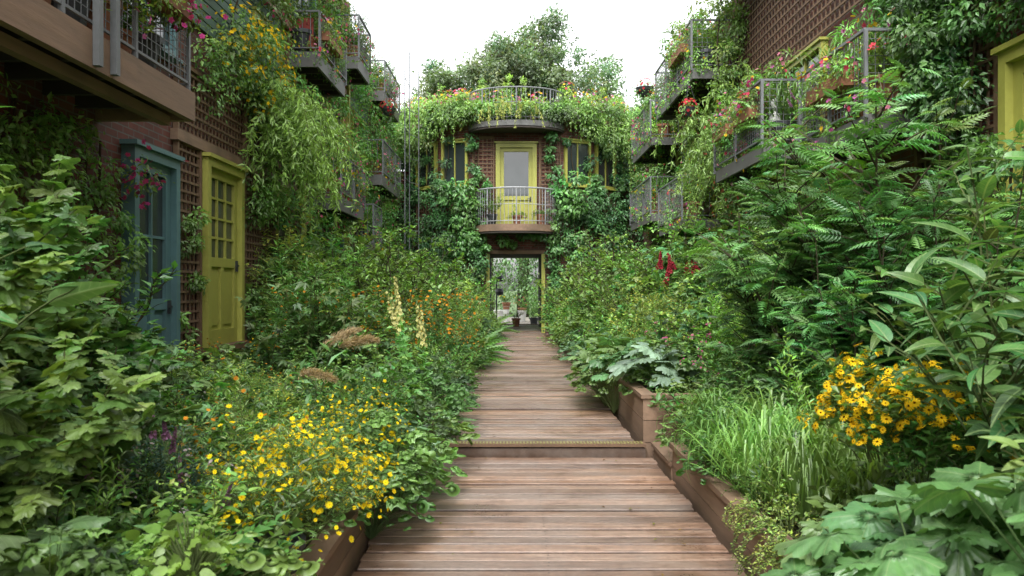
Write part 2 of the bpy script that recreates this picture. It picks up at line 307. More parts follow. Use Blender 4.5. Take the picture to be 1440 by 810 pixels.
# ------------------------------------------------------------------ plants
def norm(a):return a/(np.linalg.norm(a,axis=-1,keepdims=True)+1e-9)
class Plant:
    def __init__(s,seed):
        s.r=np.random.default_rng(seed);s.mb=MB();s.L=[];s.tips=[]
    def stem(s,p,d,Ln,rad,lv,P):
        r=s.r;n=7;pts=[p];dd=np.array(d,float);ds=[dd]
        for i in range(n):
            dd=norm(dd+np.array((0,0,-P.get('grav',.06)))*(1+i*.3)+r.normal(0,P.get('wig',.09),3));p=p+dd*Ln/n;pts.append(p);ds.append(dd)
        pts=np.array(pts);ds=np.array(ds)
        s.mb.tube(pts,np.linspace(rad,rad*.35,n+1),M_stem,P.get('stemc',(.10,.13,.05)),3 if rad<.012 else 6)
        nl=int(P['nl']*Ln/P.get('refL',Ln)) if lv>=P.get('minlv',0) else 0
        if nl>0:
            t=np.linspace(P.get('t0',.12),1,nl)**.9*n*.999;i=t.astype(int);f=(t-i)[:,None]
            pos=pts[i]*(1-f)+pts[i+1]*f;dr=ds[i]
            az=np.arange(nl)*2.4+r.uniform(0,6)+r.normal(0,.35,nl);el=P.get('el',.25)+r.normal(0,.3,nl)
            out=np.stack([np.cos(az)*np.cos(el),np.sin(az)*np.cos(el),np.sin(el)],1)+dr*P.get('follow',.35)
            tt=t/n;sz=P['leaf']*(1-.5*tt**2)*(.6+.4*np.minimum(1,tt*4))*r.uniform(.7,1.2,nl)
            s.L.append((pos,out,sz))
        s.tips.append((pts[-1],ds[-1],lv))
        if lv<P.get('lv',0):
            for k in range(P['nb']):
                t=r.uniform(P.get('b0',.25),.97)*n;i=int(t);q=pts[i]+(pts[i+1]-pts[i])*(t-i)
                a=r.normal(0,1,3);a-=ds[i]*(a@ds[i]);a=norm(a);a[2]=abs(a[2])*.6
                s.stem(q,norm(ds[i]*(1-P.get('ba',.55))+a*P.get('ba',.55)),Ln*P.get('bl',.5)*(1.15-.6*t/n)*r.uniform(.7,1.15),rad*.55,lv+1,P)
    def run(s,P):
        r=s.r;ns=P['ns']
        for k in range(ns):
            a=k*2.4+r.uniform(-.5,.5);q=math.sqrt((k+.5)/ns);sp=P.get('spread',.5)*q
            base=np.array((math.cos(a),math.sin(a),0))*P.get('r0',.1)*q
            d=norm(np.array((math.cos(a)*sp,math.sin(a)*sp,1.)))
            s.stem(base,d,P['h']*r.uniform(.7,1.08)*(1-.25*q*P.get('dome',1)),P.get('rad',.006),0,P)
        return s
    def leaves(s,T,col,mat=None,var=.25,yel=.15):
        r=s.r
        if not s.L:return s
        pos=np.concatenate([a[0] for a in s.L]);o=np.concatenate([a[1] for a in s.L]);sz=np.concatenate([a[2] for a in s.L]);n=len(pos)
        c=np.array(col)*(1+r.normal(0,var,(n,1)).clip(-.6,.8))*(1+np.stack([r.normal(0,yel,n),r.normal(0,yel*.3,n),r.normal(0,yel,n)],1))
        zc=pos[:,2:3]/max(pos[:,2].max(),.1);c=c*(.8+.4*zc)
        up=np.array((0,0,1.))+r.normal(0,.3,(n,3))
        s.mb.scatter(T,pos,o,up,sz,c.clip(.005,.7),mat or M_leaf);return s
    def flowers(s,T,size,col,frac=1.,lv=None,var=.15,jit=.0,mult=1,upb=.8):
        r=s.r;P=[t for t in s.tips if (lv is None or t[2]==lv) and r.random()<frac]
        if not P:return s
        pos=np.array([t[0] for t in P]);d=np.array([t[1] for t in P]);pos=np.repeat(pos,mult,0)+r.normal(0,jit,(len(P)*mult,3))*(mult>1);d=np.repeat(d,mult,0)
        n=len(pos);nz=norm(d+np.array((0,-.25,upb))+r.normal(0,.45,(n,3)));y=np.cross(nz,r.normal(0,1,(n,3)))
        c=np.array(col)*(1+r.normal(0,var,(n,1)))
        s.mb.scatter(T,pos,y,nz,size*r.uniform(.6,1.2,n),c.clip(.01,.9),M_petal);return s
    def spikes(s,T,size,col,length,rad,n,frac=1.,lv=0,taper=1.,var=.2):
        r=s.r
        for p,d,l in s.tips:
            if l!=lv or r.random()>frac:continue
            d=norm(d+np.array((0,0,.8)))
            Ls=length*r.uniform(.6,1.1);t=np.linspace(0,1,n)
            a=np.arange(n)*2.4+r.uniform(0,6);o=np.stack([np.cos(a),np.sin(a),np.full(n,.35)],1)
            pos=p+d*(t*Ls)[:,None]+o*(rad*(1-t*taper)*r.uniform(.3,1,n))[:,None]
            nz=norm(o+r.normal(0,.2,(n,3)));y=np.cross(nz,r.normal(0,1,(n,3)))
            c=np.array(col)*(1+r.normal(0,var,(n,1)))
            s.mb.tube([p,p+d*Ls],[.003,.0015],M_stem,(.10,.13,.05),3)
            s.mb.scatter(T,pos,y,nz,size*(1-.5*t)*r.uniform(.7,1.2,n),c.clip(.01,.9),M_petal)
        return s
    def mesh(s,name):return s.mb.mesh(name,False)
G1=(.08,.165,.035);G2=(.05,.11,.032);G3=(.135,.24,.045);G4=(.085,.16,.07);G5=(.105,.205,.045)
proto={}
def pr(key,*m):proto.setdefault(key,[]).extend(m)
for sd in(1,2,3):
    pr('leafy_herb',Plant(sd).run(dict(ns=15,h=.8,spread=.8,r0=.16,nl=20,leaf=.10,nb=2,lv=1,bl=.45,refL=.8)).leaves(L_ov,(G1,G5,G2)[sd-1]).mesh('leafy_herb'))
    pr('nettle_shrub',Plant(10+sd).run(dict(ns=13,h=1.2,spread=.5,r0=.16,nl=28,leaf=.11,nb=5,lv=1,bl=.4,refL=1.2,rad=.008,grav=.03)).leaves(L_ov,(G5,G1,G3)[sd-1]).mesh('nettle_shrub'))
    pr('boxleaf_bush',Plant(20+sd).run(dict(ns=13,h=.65,spread=1.1,r0=.12,nl=34,leaf=.045,nb=5,lv=1,bl=.5,refL=.65)).leaves(L_small,(G3,G1,G5)[sd-1]).mesh('boxleaf_bush'))
    pr('goldenrod',Plant(30+sd).run(dict(ns=20,h=1.15,spread=.4,r0=.15,nl=42,leaf=.115,nb=1,lv=1,bl=.3,refL=1.15,el=.35,grav=.03)).leaves(L_narrow,(G5,G1,G3)[sd-1]).mesh('goldenrod'))
def bigleaf(seed,n,T,size,h,spread,col,mat=M_leafv,pet=.006,tilt=.22):
    p=Plant(seed);r=p.r
    pos=[];o=[];sz=[];up=[]
    for k in range(n):
        a=k*2.4+r.uniform(-.3,.3);q=math.sqrt((k+.7)/n);hh=h*(1.05-.55*q*q)*r.uniform(.7,1.12)
        e=np.array((math.cos(a)*spread*q,math.sin(a)*spread*q,hh))
        m=e*np.array((.35,.35,.65));p.mb.tube([np.zeros(3),m,e],[pet,pet*.8,pet*.5],M_stem,(.11,.16,.06),5)
        pos.append(e);o.append((math.cos(a),math.sin(a),-.15+.3*(1-q)));sz.append(size*r.uniform(.5,1.15));up.append((math.cos(a)*.35*q,math.sin(a)*.35*q,1))
    pos=np.array(pos);n=len(pos);c=np.array(col)*(1+r.normal(0,.2,(n,1)))
    p.mb.scatter(T,pos,np.array(o)+r.normal(0,.25,(n,3)),np.array(up)+r.normal(0,tilt,(n,3)),np.array(sz),c.clip(.01,.5),mat)
    return p.mb.mesh('bl',True)
for sd in(1,2,3):
    pr('squash_plant',bigleaf(40+sd,34,L_lob,.175,.62,.46,((.08,.16,.05),(.095,.18,.055),(.065,.14,.05))[sd-1],tilt=.35))
    pr('hosta',bigleaf(50+sd,34,L_broad,.26,.36,.28,((.10,.19,.05),(.085,.16,.06),(.13,.22,.05))[sd-1]))
    pr('vine_leaf_plant',bigleaf(60+sd,75,L_lobs,.10,.7,.5,(G1,G5,G2)[sd-1],M_leafv,.003,.4))
    pr('nasturtium',bigleaf(70+sd,110,L_round,.055,.42,.45,(G5,G4,G1)[sd-1],M_leaf,.002,.35))
pr('cabbage_leaf_plant',bigleaf(77,20,L_lob,.24,.4,.36,(.12,.18,.12)))
pr('lettuce',bigleaf(78,80,leaf_med(.33,rows=(0,.1,.25,.4,.55,.7,.85,1.),droop=.15,fold=.1,wave=.06),.065,.26,.13,(.14,.26,.05),tilt=.7))
def blades(seed,n,h,col,T,r0=.12):
    p=Plant(seed);r=p.r;a=r.uniform(0,2*PI,n);q=np.sqrt(r.random(n))*r0
    pos=np.stack([np.cos(a)*q,np.sin(a)*q,0*a],1);o=np.stack([np.cos(a+r.normal(0,.5,n)),np.sin(a+r.normal(0,.5,n)),0*a],1)
    c=np.array(col)*(1+r.normal(0,.22,(n,1)))
    y=norm(o-np.array((0,0,1.))*r.uniform(-.7,.25,n)[:,None])
    p.mb.scatter(T,pos,y,np.tile((0,0,1.),(n,1)),h*r.uniform(.5,1.1,n),c.clip(.01,.5),M_leaf);return p.mb.mesh('grass')
T_up=blade(.011,8,.62);T_up=(T_up[0]*np.array((1,.6,1.15)),)+T_up[1:]
pr('ornamental_grass',blades(80,330,.76,(.10,.19,.045),T_up),blades(81,300,.84,(.13,.22,.05),T_up),blades(82,330,.7,(.085,.17,.04),T_up))
for sd in(1,2):
    p=Plant(90+sd);r=p.r;n=26;a=np.arange(n)*2.4;e=r.uniform(.1,1.,n);o=np.stack([np.cos(a)*np.cos(e),np.sin(a)*np.cos(e),np.sin(e)],1)
    p.mb.scatter(L_fern,np.zeros((n,3))+r.normal(0,.02,(n,3)),o,np.tile((0,0,1.),(n,1)),r.uniform(.5,.8,n),np.array((.08,.17,.035))*(1+r.normal(0,.15,(n,1))),M_leaf);pr('fern',p.mb.mesh('fern'))
    pr('coreopsis',Plant(100+sd).run(dict(ns=30,h=.55,spread=.75,r0=.1,nl=30,leaf=.045,nb=7,lv=1,bl=.5,refL=.52,rad=.003,b0=.3,wig=.12)).leaves(L_narrow,(.13,.22,.05)).flowers(F_yel,.014,(.78,.60,.02),.85,None,.16,.04,2).mesh('c'))
    pr('yellow_daisy',Plant(104+sd).run(dict(ns=22,h=.55,spread=.6,r0=.12,nl=30,leaf=.08,nb=5,lv=1,bl=.35,refL=.6,rad=.0035,b0=.65)).leaves(L_small,G1).flowers(F_rud,.022,(.82,.52,.02),.95,None,.12,.02,2).mesh('c'))
    pr('orange_helenium',Plant(108+sd).run(dict(ns=14,h=1.15,spread=.5,r0=.1,nl=34,leaf=.08,nb=5,lv=1,bl=.3,refL=1.15,rad=.004,b0=.5,grav=.03)).leaves(L_narrow,G1).flowers(F_yel,.018,(.55,.24,.03),.75,None,.3,.03,2).mesh('c'))
    pr('red_astilbe',Plant(112+sd).run(dict(ns=5,h=.8,spread=.3,r0=.12,nl=14,leaf=.26,nb=0,lv=0,refL=.9,rad=.005,grav=.02)).leaves(L_fern,G1).spikes(F_bell,.022,(.28,.035,.05),.30,.04,60,.8).mesh('c'))
    pr('purple_salvia',Plant(116+sd).run(dict(ns=12,h=.8,spread=.35,r0=.12,nl=26,leaf=.06,nb=0,lv=0,refL=.8,rad=.004,grav=.03)).leaves(L_small,G1).spikes(F_bell,.012,(.28,.14,.25),.16,.012,30,.6).mesh('c'))
    pr('hollyhock',Plant(120+sd).run(dict(ns=3,h=1.1,spread=.15,r0=.12,nl=18,leaf=.12,nb=0,lv=0,refL=1.1,rad=.006,grav=.0,wig=.04)).leaves(L_lobs,G5).spikes(F_5,.026,(.62,.60,.27),.5,.03,30,1.,0,.5,.15).mesh('c'))
    pr('garden_phlox',Plant(124+sd).run(dict(ns=14,h=.9,spread=.5,r0=.12,nl=30,leaf=.08,nb=3,lv=1,bl=.25,refL=.9,rad=.004,b0=.7)).leaves(L_small,G5).flowers(F_5,.013,((.5,.42,.46),(.48,.12,.26))[sd-1],.5,None,.15,.02,4).mesh('c'))
    pr('fennel',Plant(130+sd).run(dict(ns=12,h=1.2,spread=.4,r0=.12,nl=70,leaf=.09,nb=6,lv=1,bl=.35,refL=1.2,rad=.004,grav=.03)).leaves(leaf_small(.05),(.16,.24,.06)).flowers(F_5,.012,(.45,.47,.1),.6,None,.1,.03,5).mesh('c'))
    pr('tall_shrub',Plant(140+sd).run(dict(ns=11,h=2.0,spread=.35,r0=.25,nl=28,leaf=.135,nb=8,lv=2,bl=.38,refL=1.9,rad=.014,minlv=1,grav=.015,stemc=(.07,.06,.04))).leaves(L_small,(G1,G5)[sd-1],yel=.1).mesh('c'))
    pr('willow_shrub',Plant(144+sd).run(dict(ns=11,h=2.0,spread=.3,r0=.22,nl=70,leaf=.15,nb=6,lv=1,bl=.35,refL=1.9,rad=.010,grav=.02)).leaves(L_narrow,(G5,G3)[sd-1],yel=.1).mesh('c'))
    pr('pinnate_shrub',Plant(150+sd).run(dict(ns=12,h=2.6,spread=.33,r0=.25,nl=46,leaf=.25,nb=13,lv=1,bl=.34,refL=2.5,rad=.015,grav=.0,el=.1,b0=.12,t0=.2,ba=.6,stemc=(.07,.06,.04))).leaves(L_pin,(.065,.14,.035),var=.24).mesh('c'))
    pr('maple_leaf_shrub',Plant(154+sd).run(dict(ns=13,h=1.7,spread=.38,r0=.2,nl=48,leaf=.092,nb=8,lv=1,bl=.36,refL=1.6,rad=.010,grav=.03,el=0.)).leaves(L_lobs,((.065,.14,.035),(.095,.19,.04))[sd-1],M_leafv,var=.28).mesh('c'))
    pr('palmate_shrub',Plant(158+sd).run(dict(ns=10,h=1.4,spread=.5,r0=.15,nl=20,leaf=.15,nb=5,lv=1,bl=.45,refL=1.4,rad=.010,grav=.04,el=0.)).leaves(L_palm,(G1,G2)[sd-1]).mesh('c'))
pr('broad_leaf_shrub',Plant(170).run(dict(ns=9,h=1.6,spread=.4,r0=.15,nl=20,leaf=.22,nb=4,lv=1,bl=.42,refL=1.5,rad=.010,grav=.03,el=0.1)).leaves(leaf_med(.17,rows=(0,.08,.2,.35,.5,.65,.8,.92,1.),droop=.4),(.08,.165,.045),M_leafv).mesh('c'))
pr('chartreuse_creeper',Plant(171).run(dict(ns=22,h=.4,spread=1.6,r0=.12,nl=40,leaf=.028,nb=3,lv=1,bl=.5,refL=.4,grav=.2)).leaves(L_small,(.18,.26,.05)).mesh('c'))
pr('dark_conifer_bush',Plant(172).run(dict(ns=22,h=.4,spread=1.,r0=.1,nl=80,leaf=.03,nb=5,lv=1,bl=.5,refL=.4)).leaves(L_narrow,(.02,.06,.04)).mesh('c'))
p=Plant(173);p.run(dict(ns=3,h=.62,spread=.6,r0=.05,nl=6,leaf=.2,refL=.7,grav=.10)).leaves(L_narrow,G1)
for P0,d,l in p.tips:
    r=p.r;n=900;t=r.random(n);d=norm(d+np.array((1.,-.1,.5)));pos=P0+d*(t*.36)[:,None]+np.array((0,0,-.08))*(t**2)[:,None]+r.normal(0,.016,(n,3))*np.sin(PI*(.15+.8*t))[:,None]
    p.mb.scatter(leaf_small(.06),pos,d+r.normal(0,.4,(n,3)),r.normal(0,1,(n,3)),.04,np.array((.46,.36,.22))*(1+r.normal(0,.15,(n,1))),M_petal)
pr('plume_grass',p.mesh('c'))
rg=np.random.default_rng(7)
def put(key,x,y,z,s=1.,rz=None,idx=None):
    L=proto[key];me=L[rg.integers(len(L)) if idx is None else idx%len(L)]
    return place(me,key,x,y,z,s,rg.uniform(0,6.28) if rz is None else rz,rg.normal(0,.05),rg.normal(0,.05))
def clumps(mb,r,cen,rad,per,T,leaf,col,nrm=(0,0,0),sq=.8,down=.6,var=.22,cvar=.2,mat=None,shell=.55):
    cen=np.asarray(cen,float);K=len(cen);rad=np.broadcast_to(rad,(K,))
    if K==0:return
    d=norm(r.normal(0,1,(K*per,3))+np.array(nrm)*.6);c=np.repeat(cen,per,0);R=np.repeat(rad,per)
    pos=c+d*(R*(shell+(1-shell)*r.random(K*per)+r.exponential(.12,K*per)))[:,None]*np.array((1,1,sq))
    y=d*.6+np.array((0,0,-down))+r.normal(0,.4,(K*per,3));z=d+np.array(nrm)*.4+np.array((0,0,.4))+r.normal(0,.25,(K*per,3))
    cc=np.repeat(1+r.normal(0,cvar,(K,1))+np.stack([r.normal(0,.12,K),0*rad,r.normal(0,.1,K)],1),per,0)
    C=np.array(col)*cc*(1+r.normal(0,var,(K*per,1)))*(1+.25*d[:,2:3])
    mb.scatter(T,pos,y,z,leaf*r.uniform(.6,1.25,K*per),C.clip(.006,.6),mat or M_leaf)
def vine(name,seed,regs,T=L_small,leaf=.08,col=G1,per=70,flowers=None,parent=None):
    mb=MB();r=np.random.default_rng(seed)
    for o,U,V,nm,n,r0,r1 in regs:
        o=np.array(o,float);U=np.array(U,float);V=np.array(V,float);nm=np.array(nm,float)
        a=r.random((n,1));b=r.random((n,1))
        cen=o+U*a+V*b+nm*r.uniform(0,.18,(n,1));rad=r.uniform(r0,r1,n)
        clumps(mb,r,cen,rad,per,T,leaf,col,nm)
        for k in range(max(2,n//8)):
            q=o+U*r.random();pts=[q+V*t+U*.06*math.sin(t*7+k)+nm*.03 for t in np.linspace(0,1,8)];mb.tube(pts,.012,M_stem,(.06,.045,.03),4)
        if flowers:
            fc,fs,fn=flowers;i=r.integers(0,n,fn);d=norm(r.normal(0,1,(fn,3))+nm*1.2);pos=cen[i]+d*(rad[i]*1.03)[:,None]
            mb.scatter(F_5,pos,np.cross(d,r.normal(0,1,(fn,3))),d,fs*r.uniform(.7,1.2,fn),np.array(fc)*(1+r.normal(0,.15,(fn,1))).clip(.3,1.6),M_petal)
    return mb.obj(name,parent)
def strands(name,seed,starts,length,T,leaf,col,nl=50,out=(0,0,0)):
    mb=MB();r=np.random.default_rng(seed);PO=[];Y=[];
    for s0 in starts:
        L=length*r.uniform(.4,1.1);d=norm(np.array(out)+r.normal(0,.35,3)+np.array((0,0,.15)));p=np.array(s0,float);pts=[p]
        for i in range(8):
            d=norm(d+np.array((0,0,-.42)));p=p+d*L/8;pts.append(p)
        pts=np.array(pts);mb.tube(pts,.004,M_stem,(.09,.12,.04),3)
        t=r.random(nl)*7.99;i=t.astype(int);f=(t-i)[:,None];PO.append(pts[i]*(1-f)+pts[i+1]*f);Y.append(np.array((0,0,-.6))+r.normal(0,.5,(nl,3)))
    PO=np.concatenate(PO);Y=np.concatenate(Y);n=len(PO)
    mb.scatter(T,PO,Y,r.normal(0,1,(n,3))+np.array((0,0,1)),leaf*r.uniform(.6,1.2,n),(np.array(col)*(1+r.normal(0,.22,(n,1)))).clip(.01,.6),M_leaf)
    return mb.obj(name)
# ------------------------------------------------------------------ ground, decks, planters
mb=MB();mb.box(-300,300,-100,500,-.6,-.35,M_grass);mb.obj('ground')
def soil(x0,x1,y0,y1,z,seed):
    r=np.random.default_rng(seed);nx,ny=18,int((y1-y0)*4);X,Y=np.meshgrid(np.linspace(x0,x1,nx),np.linspace(y0,y1,ny));Z=z+.05*np.sin(X*3+Y*2)+r.normal(0,.02,X.shape)
    v=np.stack([X.ravel(),Y.ravel(),Z.ravel()],1);i=np.arange(ny-1)[:,None]*nx+np.arange(nx-1)[None];i=i.ravel()
    m=MB();m.add(v,np.stack([i,i+1,i+nx+1,i+nx],1),M_soil);return m.obj('garden_soil',smooth=True)
soil(-4.0,-1.0,-4,24.4,.12,1);soil(1.4,4.35,-4,24.4,.12,2)
def deck(name,x0,x1,y0,y1,z,pw,seed,jit=.008):
    r=np.random.default_rng(seed);m=MB();y=y0
    k=0
    while y<y1-.03:
        w=min(pw,y1-y)-.015;a=r.normal(0,.003);b=r.normal(0,jit);z2=z+r.normal(0,.003)
        tone=r.uniform(.66,1.24);warm=r.normal(0,.05);c=np.array((tone*(1+warm),tone,tone*(1-warm)))
        xa,xb=x0+r.normal(0,jit),x1+r.normal(0,jit);e=.006;ti=r.normal(0,.002)
        prof=[(0,-.03),(0,-e-ti),(e,-ti),(w-e,ti),(w,-e+ti),(w,-.03)]
        v=[];l=[];cc=[]
        for xx,ya in((xa,a),((xa+xb)/2,b*.3),(xb,-a)):
            for j,(p_,q) in enumerate(prof):
                v.append((xx,y+p_+ya,z2+q));l.append((xx+k*7.3,p_,k*3.1));cc.append(c*(.35 if j in(0,5) else .6 if j in(1,4) else 1))
        n=6;f=[(i,i+1,i+1+n,i+n) for i in range(5)]+[(i+n,i+1+n,i+1+2*n,i+2*n) for i in range(5)]
        m.add(v,f,M_deck,np.array(cc),np.array(l))
        m.add(v[:6],[(0,1,2,3,4,5)],M_deck,c*.6);m.add(v[12:],[(0,1,2,3,4,5)],M_deck,c*.6)
        if y<13:
            for sx in(x0+.12,(x0+x1)/2,x1-.12):
                for sy in(.3,.7):
                    cx=sx+r.normal(0,.004);cy=y+w*sy;m.add([(cx+.0045*math.cos(t*PI/3),cy+.0045*math.sin(t*PI/3),z2+.003) for t in range(6)],[(0,1,2,3,4,5)],M_dark)
        y+=pw;k+=1
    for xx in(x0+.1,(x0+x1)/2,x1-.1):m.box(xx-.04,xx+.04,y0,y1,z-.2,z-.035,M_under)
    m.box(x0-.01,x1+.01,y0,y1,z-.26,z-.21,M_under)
    return m.obj(name)
deck('wooden_boardwalk',-.84,1.24,-3,7.06,0,.142,3)
deck('wooden_boardwalk',-.66,1.12,7.22,24.6,.105,.142,4)
deck('wooden_boardwalk',-.72,.98,24.62,31,.105,.142,5)
mb=MB();mb.box(-.72,1.19,7.10,7.135,-.02,.070,M_deck,(.6,.6,.6));mb.box(-.72,1.19,7.085,7.21,.085,.112,M_wood)
for i in range(62):
    x=-.68+i*.03;mb.box(x,x+.016,7.095,7.19,.112,.119,M_yel,(.6,.55,.9))
mb.obj('boardwalk_step_edge')
# fallen leaves on the boards
m=MB();r=np.random.default_rng(40);n=150;yy=r.uniform(3,20,n);s_=r.choice([-1,1],n);xx=np.where(s_<0,-.62+np.abs(r.normal(0,.18,n)),1.06-np.abs(r.normal(0,.18,n)));zz=np.where(yy<7.05,.012,.117)
m.scatter(L_small,np.stack([xx,yy,zz],1),np.stack([r.normal(0,1,n),r.normal(0,1,n),0*xx],1),np.tile((0,0,1.),(n,1))+r.normal(0,.1,(n,3)),r.uniform(.015,.04,n),np.array([(.16,.17,.04),(.22,.15,.05),(.10,.06,.03)])[r.integers(0,3,n)],M_petal);m.obj('fallen_leaves')
def planter(x0,x1,y0,y1,z0,z1,seed,brd=3):
    m=MB();r=np.random.default_rng(seed);t=.045;h=(z1-z0)/brd
    for i in range(brd):
        a,b=z0+i*h+.003,z0+(i+1)*h-.003;c=np.array((1,1,1))*r.uniform(.75,1.15)
        m.box(x0,x0+t,y0,y1,a,b,M_beam,c);m.box(x1-t,x1,y0,y1,a,b,M_beam,c);m.box(x0+t,x1-t,y0,y0+t,a,b,M_beam,c);m.box(x0+t,x1-t,y1-t,y1,a,b,M_beam,c)
    m.box(x0-.02,x0+.10,y0-.02,y1+.02,z1,z1+.035,M_beam);m.box(x1-.10,x1+.02,y0-.02,y1+.02,z1,z1+.035,M_beam);m.box(x0+.1,x1-.1,y0-.02,y0+.10,z1,z1+.035,M_beam)
    m.box(x0+.05,x1-.05,y0+.05,y1-.05,z1-.1,z1-.04,M_soil)
    return m.obj('timber_planter_box')
planter(-2.6,-.87,-2,5.05,-.2,.24,1)
planter(-2.6,-.9,5.3,7.0,-.2,.15,5,2)
planter(1.27,3.2,1.5,6.3,-.2,.24,2)
planter(1.27,3.2,6.36,7.14,-.2,.08,8,2)
planter(1.19,3.2,7.22,12,-.1,.5,3)
planter(1.19,3.2,13,18,-.1,.42,4)
planter(-2.6,-.72,7.3,14,-.1,.3,6)
# ------------------------------------------------------------------ facade helpers (local frame u,n,z)
def fr(o,u,n):
    M=np.eye(4);M[:3,0]=u;M[:3,1]=n;M[:3,2]=(0,0,1);M[:3,3]=o;return M
def lattice(m,u0,u1,z0,z1,sp=.12,n=.03,mat=None,w=.028):
    mat=mat or M_latt
    u=u0
    while u<=u1:m.box(u,u+w,n,n+.012,z0,z1,mat);u+=sp
    z=z0
    while z<=z1:m.box(u0,u1+w,n+.014,n+.026,z,z+w,mat);z+=sp
    m.box(u0-.05,u0-.003,n-.02,n+.04,z0-.05,z1+.06,mat);m.box(u1+w+.003,u1+w+.05,n-.02,n+.04,z0-.05,z1+.06,mat);m.box(u0,u1+w,n-.02,n+.04,z1+.035,z1+.08,mat)
def window(m,u0,u1,z0,z1,mat,cols=2,rows=2,fw=.07):
    m.box(u0,u1,.012,.03,z0,z1,M_glass)
    for a,b in((u0-fw,u0),(u1,u1+fw)):m.box(a,b,.0,.10,z0-fw,z1+fw,mat)
    m.box(u0,u1,.0,.10,z1,z1+fw,mat);m.box(u0,u1,.0,.10,z0-fw,z0,mat)
    for i in range(1,cols):u=u0+(u1-u0)*i/cols;m.box(u-.018,u+.018,.031,.06,z0,z1,mat)
    for i in range(1,rows):z=z0+(z1-z0)*i/rows;m.box(u0,u1,.033,.057,z-.015,z+.015,mat)
    m.box(u0-fw-.03,u1+fw+.03,.0,.15,z0-fw-.04,z0-fw-.003,mat)
    m.box(u0-fw-.03,u1+fw+.03,.0,.13,z1+fw+.003,z1+fw+.04,mat)
def door(m,u0,u1,z0,z1,mat,cols=3,rows=4,glass=.55,fw=.1,frame=None):
    frame=frame or mat
    m.box(u0-fw,u0,.0,.14,z0,z1+fw,frame);m.box(u1,u1+fw,.0,.14,z0,z1+fw,frame);m.box(u0,u1,.0,.14,z1,z1+fw,frame)
    m.box(u0-fw-.04,u1+fw+.04,.0,.18,z1+fw+.003,z1+fw+.05,frame);m.box(u0-fw,u1+fw,.0,.2,z0-.08,z0-.003,M_wood)
    s=.12;g0=z0+(z1-z0)*(1-glass)
    m.box(u0,u0+s,.01,.07,z0,z1,mat);m.box(u1-s,u1,.01,.07,z0,z1,mat);m.box(u0+s,u1-s,.01,.07,z1-s,z1,mat);m.box(u0+s,u1-s,.01,.07,g0-s,g0,mat);m.box(u0+s,u1-s,.01,.07,z0,z0+.2,mat)
    m.box(u0+s,u1-s,.01,.03,z0+.2,g0-s,mat);mid=(u0+u1)/2;m.box(mid-.05,mid+.05,.03,.068,z0+.2,g0-s,mat)
    for a,b in((u0+s+.05,mid-.09),(mid+.09,u1-s-.05)):m.box(a,b,.03,.05,z0+.26,g0-s-.06,mat)
    m.box(u0+s,u1-s,.015,.03,g0,z1-s,M_glass)
    for i in range(1,cols):u=u0+s+(u1-u0-2*s)*i/cols;m.box(u-.015,u+.015,.031,.062,g0,z1-s,mat)
    for i in range(1,rows):z=g0+(z1-s-g0)*i/rows;m.box(u0+s,u1-s,.033,.058,z-.015,z+.015,mat)
    m.box(u1-s*.7,u1-s*.4,.07,.10,g0-s-.05,g0-s+.1,M_dark);m.box(u1-s*1.3,u1-s*.4,.10,.115,g0-s+.02,g0-s+.04,M_dark)
def rail(m,p0,p1,z0,h,style='bars',mat=None,sp=.12,skip=()):
    mat=mat or M_steel;p0=np.array(p0,float);p1=np.array(p1,float);L=np.linalg.norm(p1-p0)
    def P(t,z):q=p0+(p1-p0)*t;return(q[0],q[1],z)
    m.beam(P(0,z0+h),P(1,z0+h),.036,.03,mat);m.beam(P(0,z0+.08),P(1,z0+.08),.022,.022,mat)
    n=max(1,round(L/1.1))
    for i in range(n+1):
        if i/n in skip:continue
        m.beam(P(i/n,z0-.03),P(i/n,z0+h-.016),.034,.034,mat)
    if style=='bars':
        k=max(2,int(L/sp))
        for i in range(1,k):m.beam(P(i/k,z0+.092),P(i/k,z0+h-.017),.010,.010,mat)
    else:
        k=max(2,int(L/.085))
        for i in range(1,k):m.beam(P(i/k,z0+.092),P(i/k,z0+h-.017),.006,.006,mat)
        for i in range(1,int(h/.085)):m.beam(P(0,z0+.08+i*.085),P(1,z0+.08+i*.085),.006,.006,mat)
def balcony(parent,xw,xo,y0,y1,z,h=.95,style='grid',th=.16):
    m=MB();a,b=min(xw,xo),max(xw,xo);sg=1 if xw>xo else -1
    m.box(a+.03,b-.03,y0+.05,y1-.05,z-.05,z-.001,M_wood)
    for i in range(int((y1-y0)/.4)+1):
        y=y0+.08+i*.4
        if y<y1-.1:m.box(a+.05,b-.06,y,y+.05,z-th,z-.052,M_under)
    m.box(xo-.022,xo+.022,y0-.003,y1+.003,z-th-.02,z+.01,M_fasc);m.box(a+.024,b-.024,y0,y0+.045,z-th-.018,z+.008,M_fasc);m.box(a+.024,b-.024,y1-.045,y1,z-th-.018,z+.008,M_fasc)
    rail(m,(xo-sg*.041,y0),(xo-sg*.041,y1),z,h,style)
    rail(m,(xw,y0+.02),(xo-sg*.022,y0+.02),z,h,style,skip=(1.0,0.));rail(m,(xw,y1-.02),(xo-sg*.022,y1-.02),z,h,style,skip=(1.0,0.))
    return m.obj('balcony',parent)
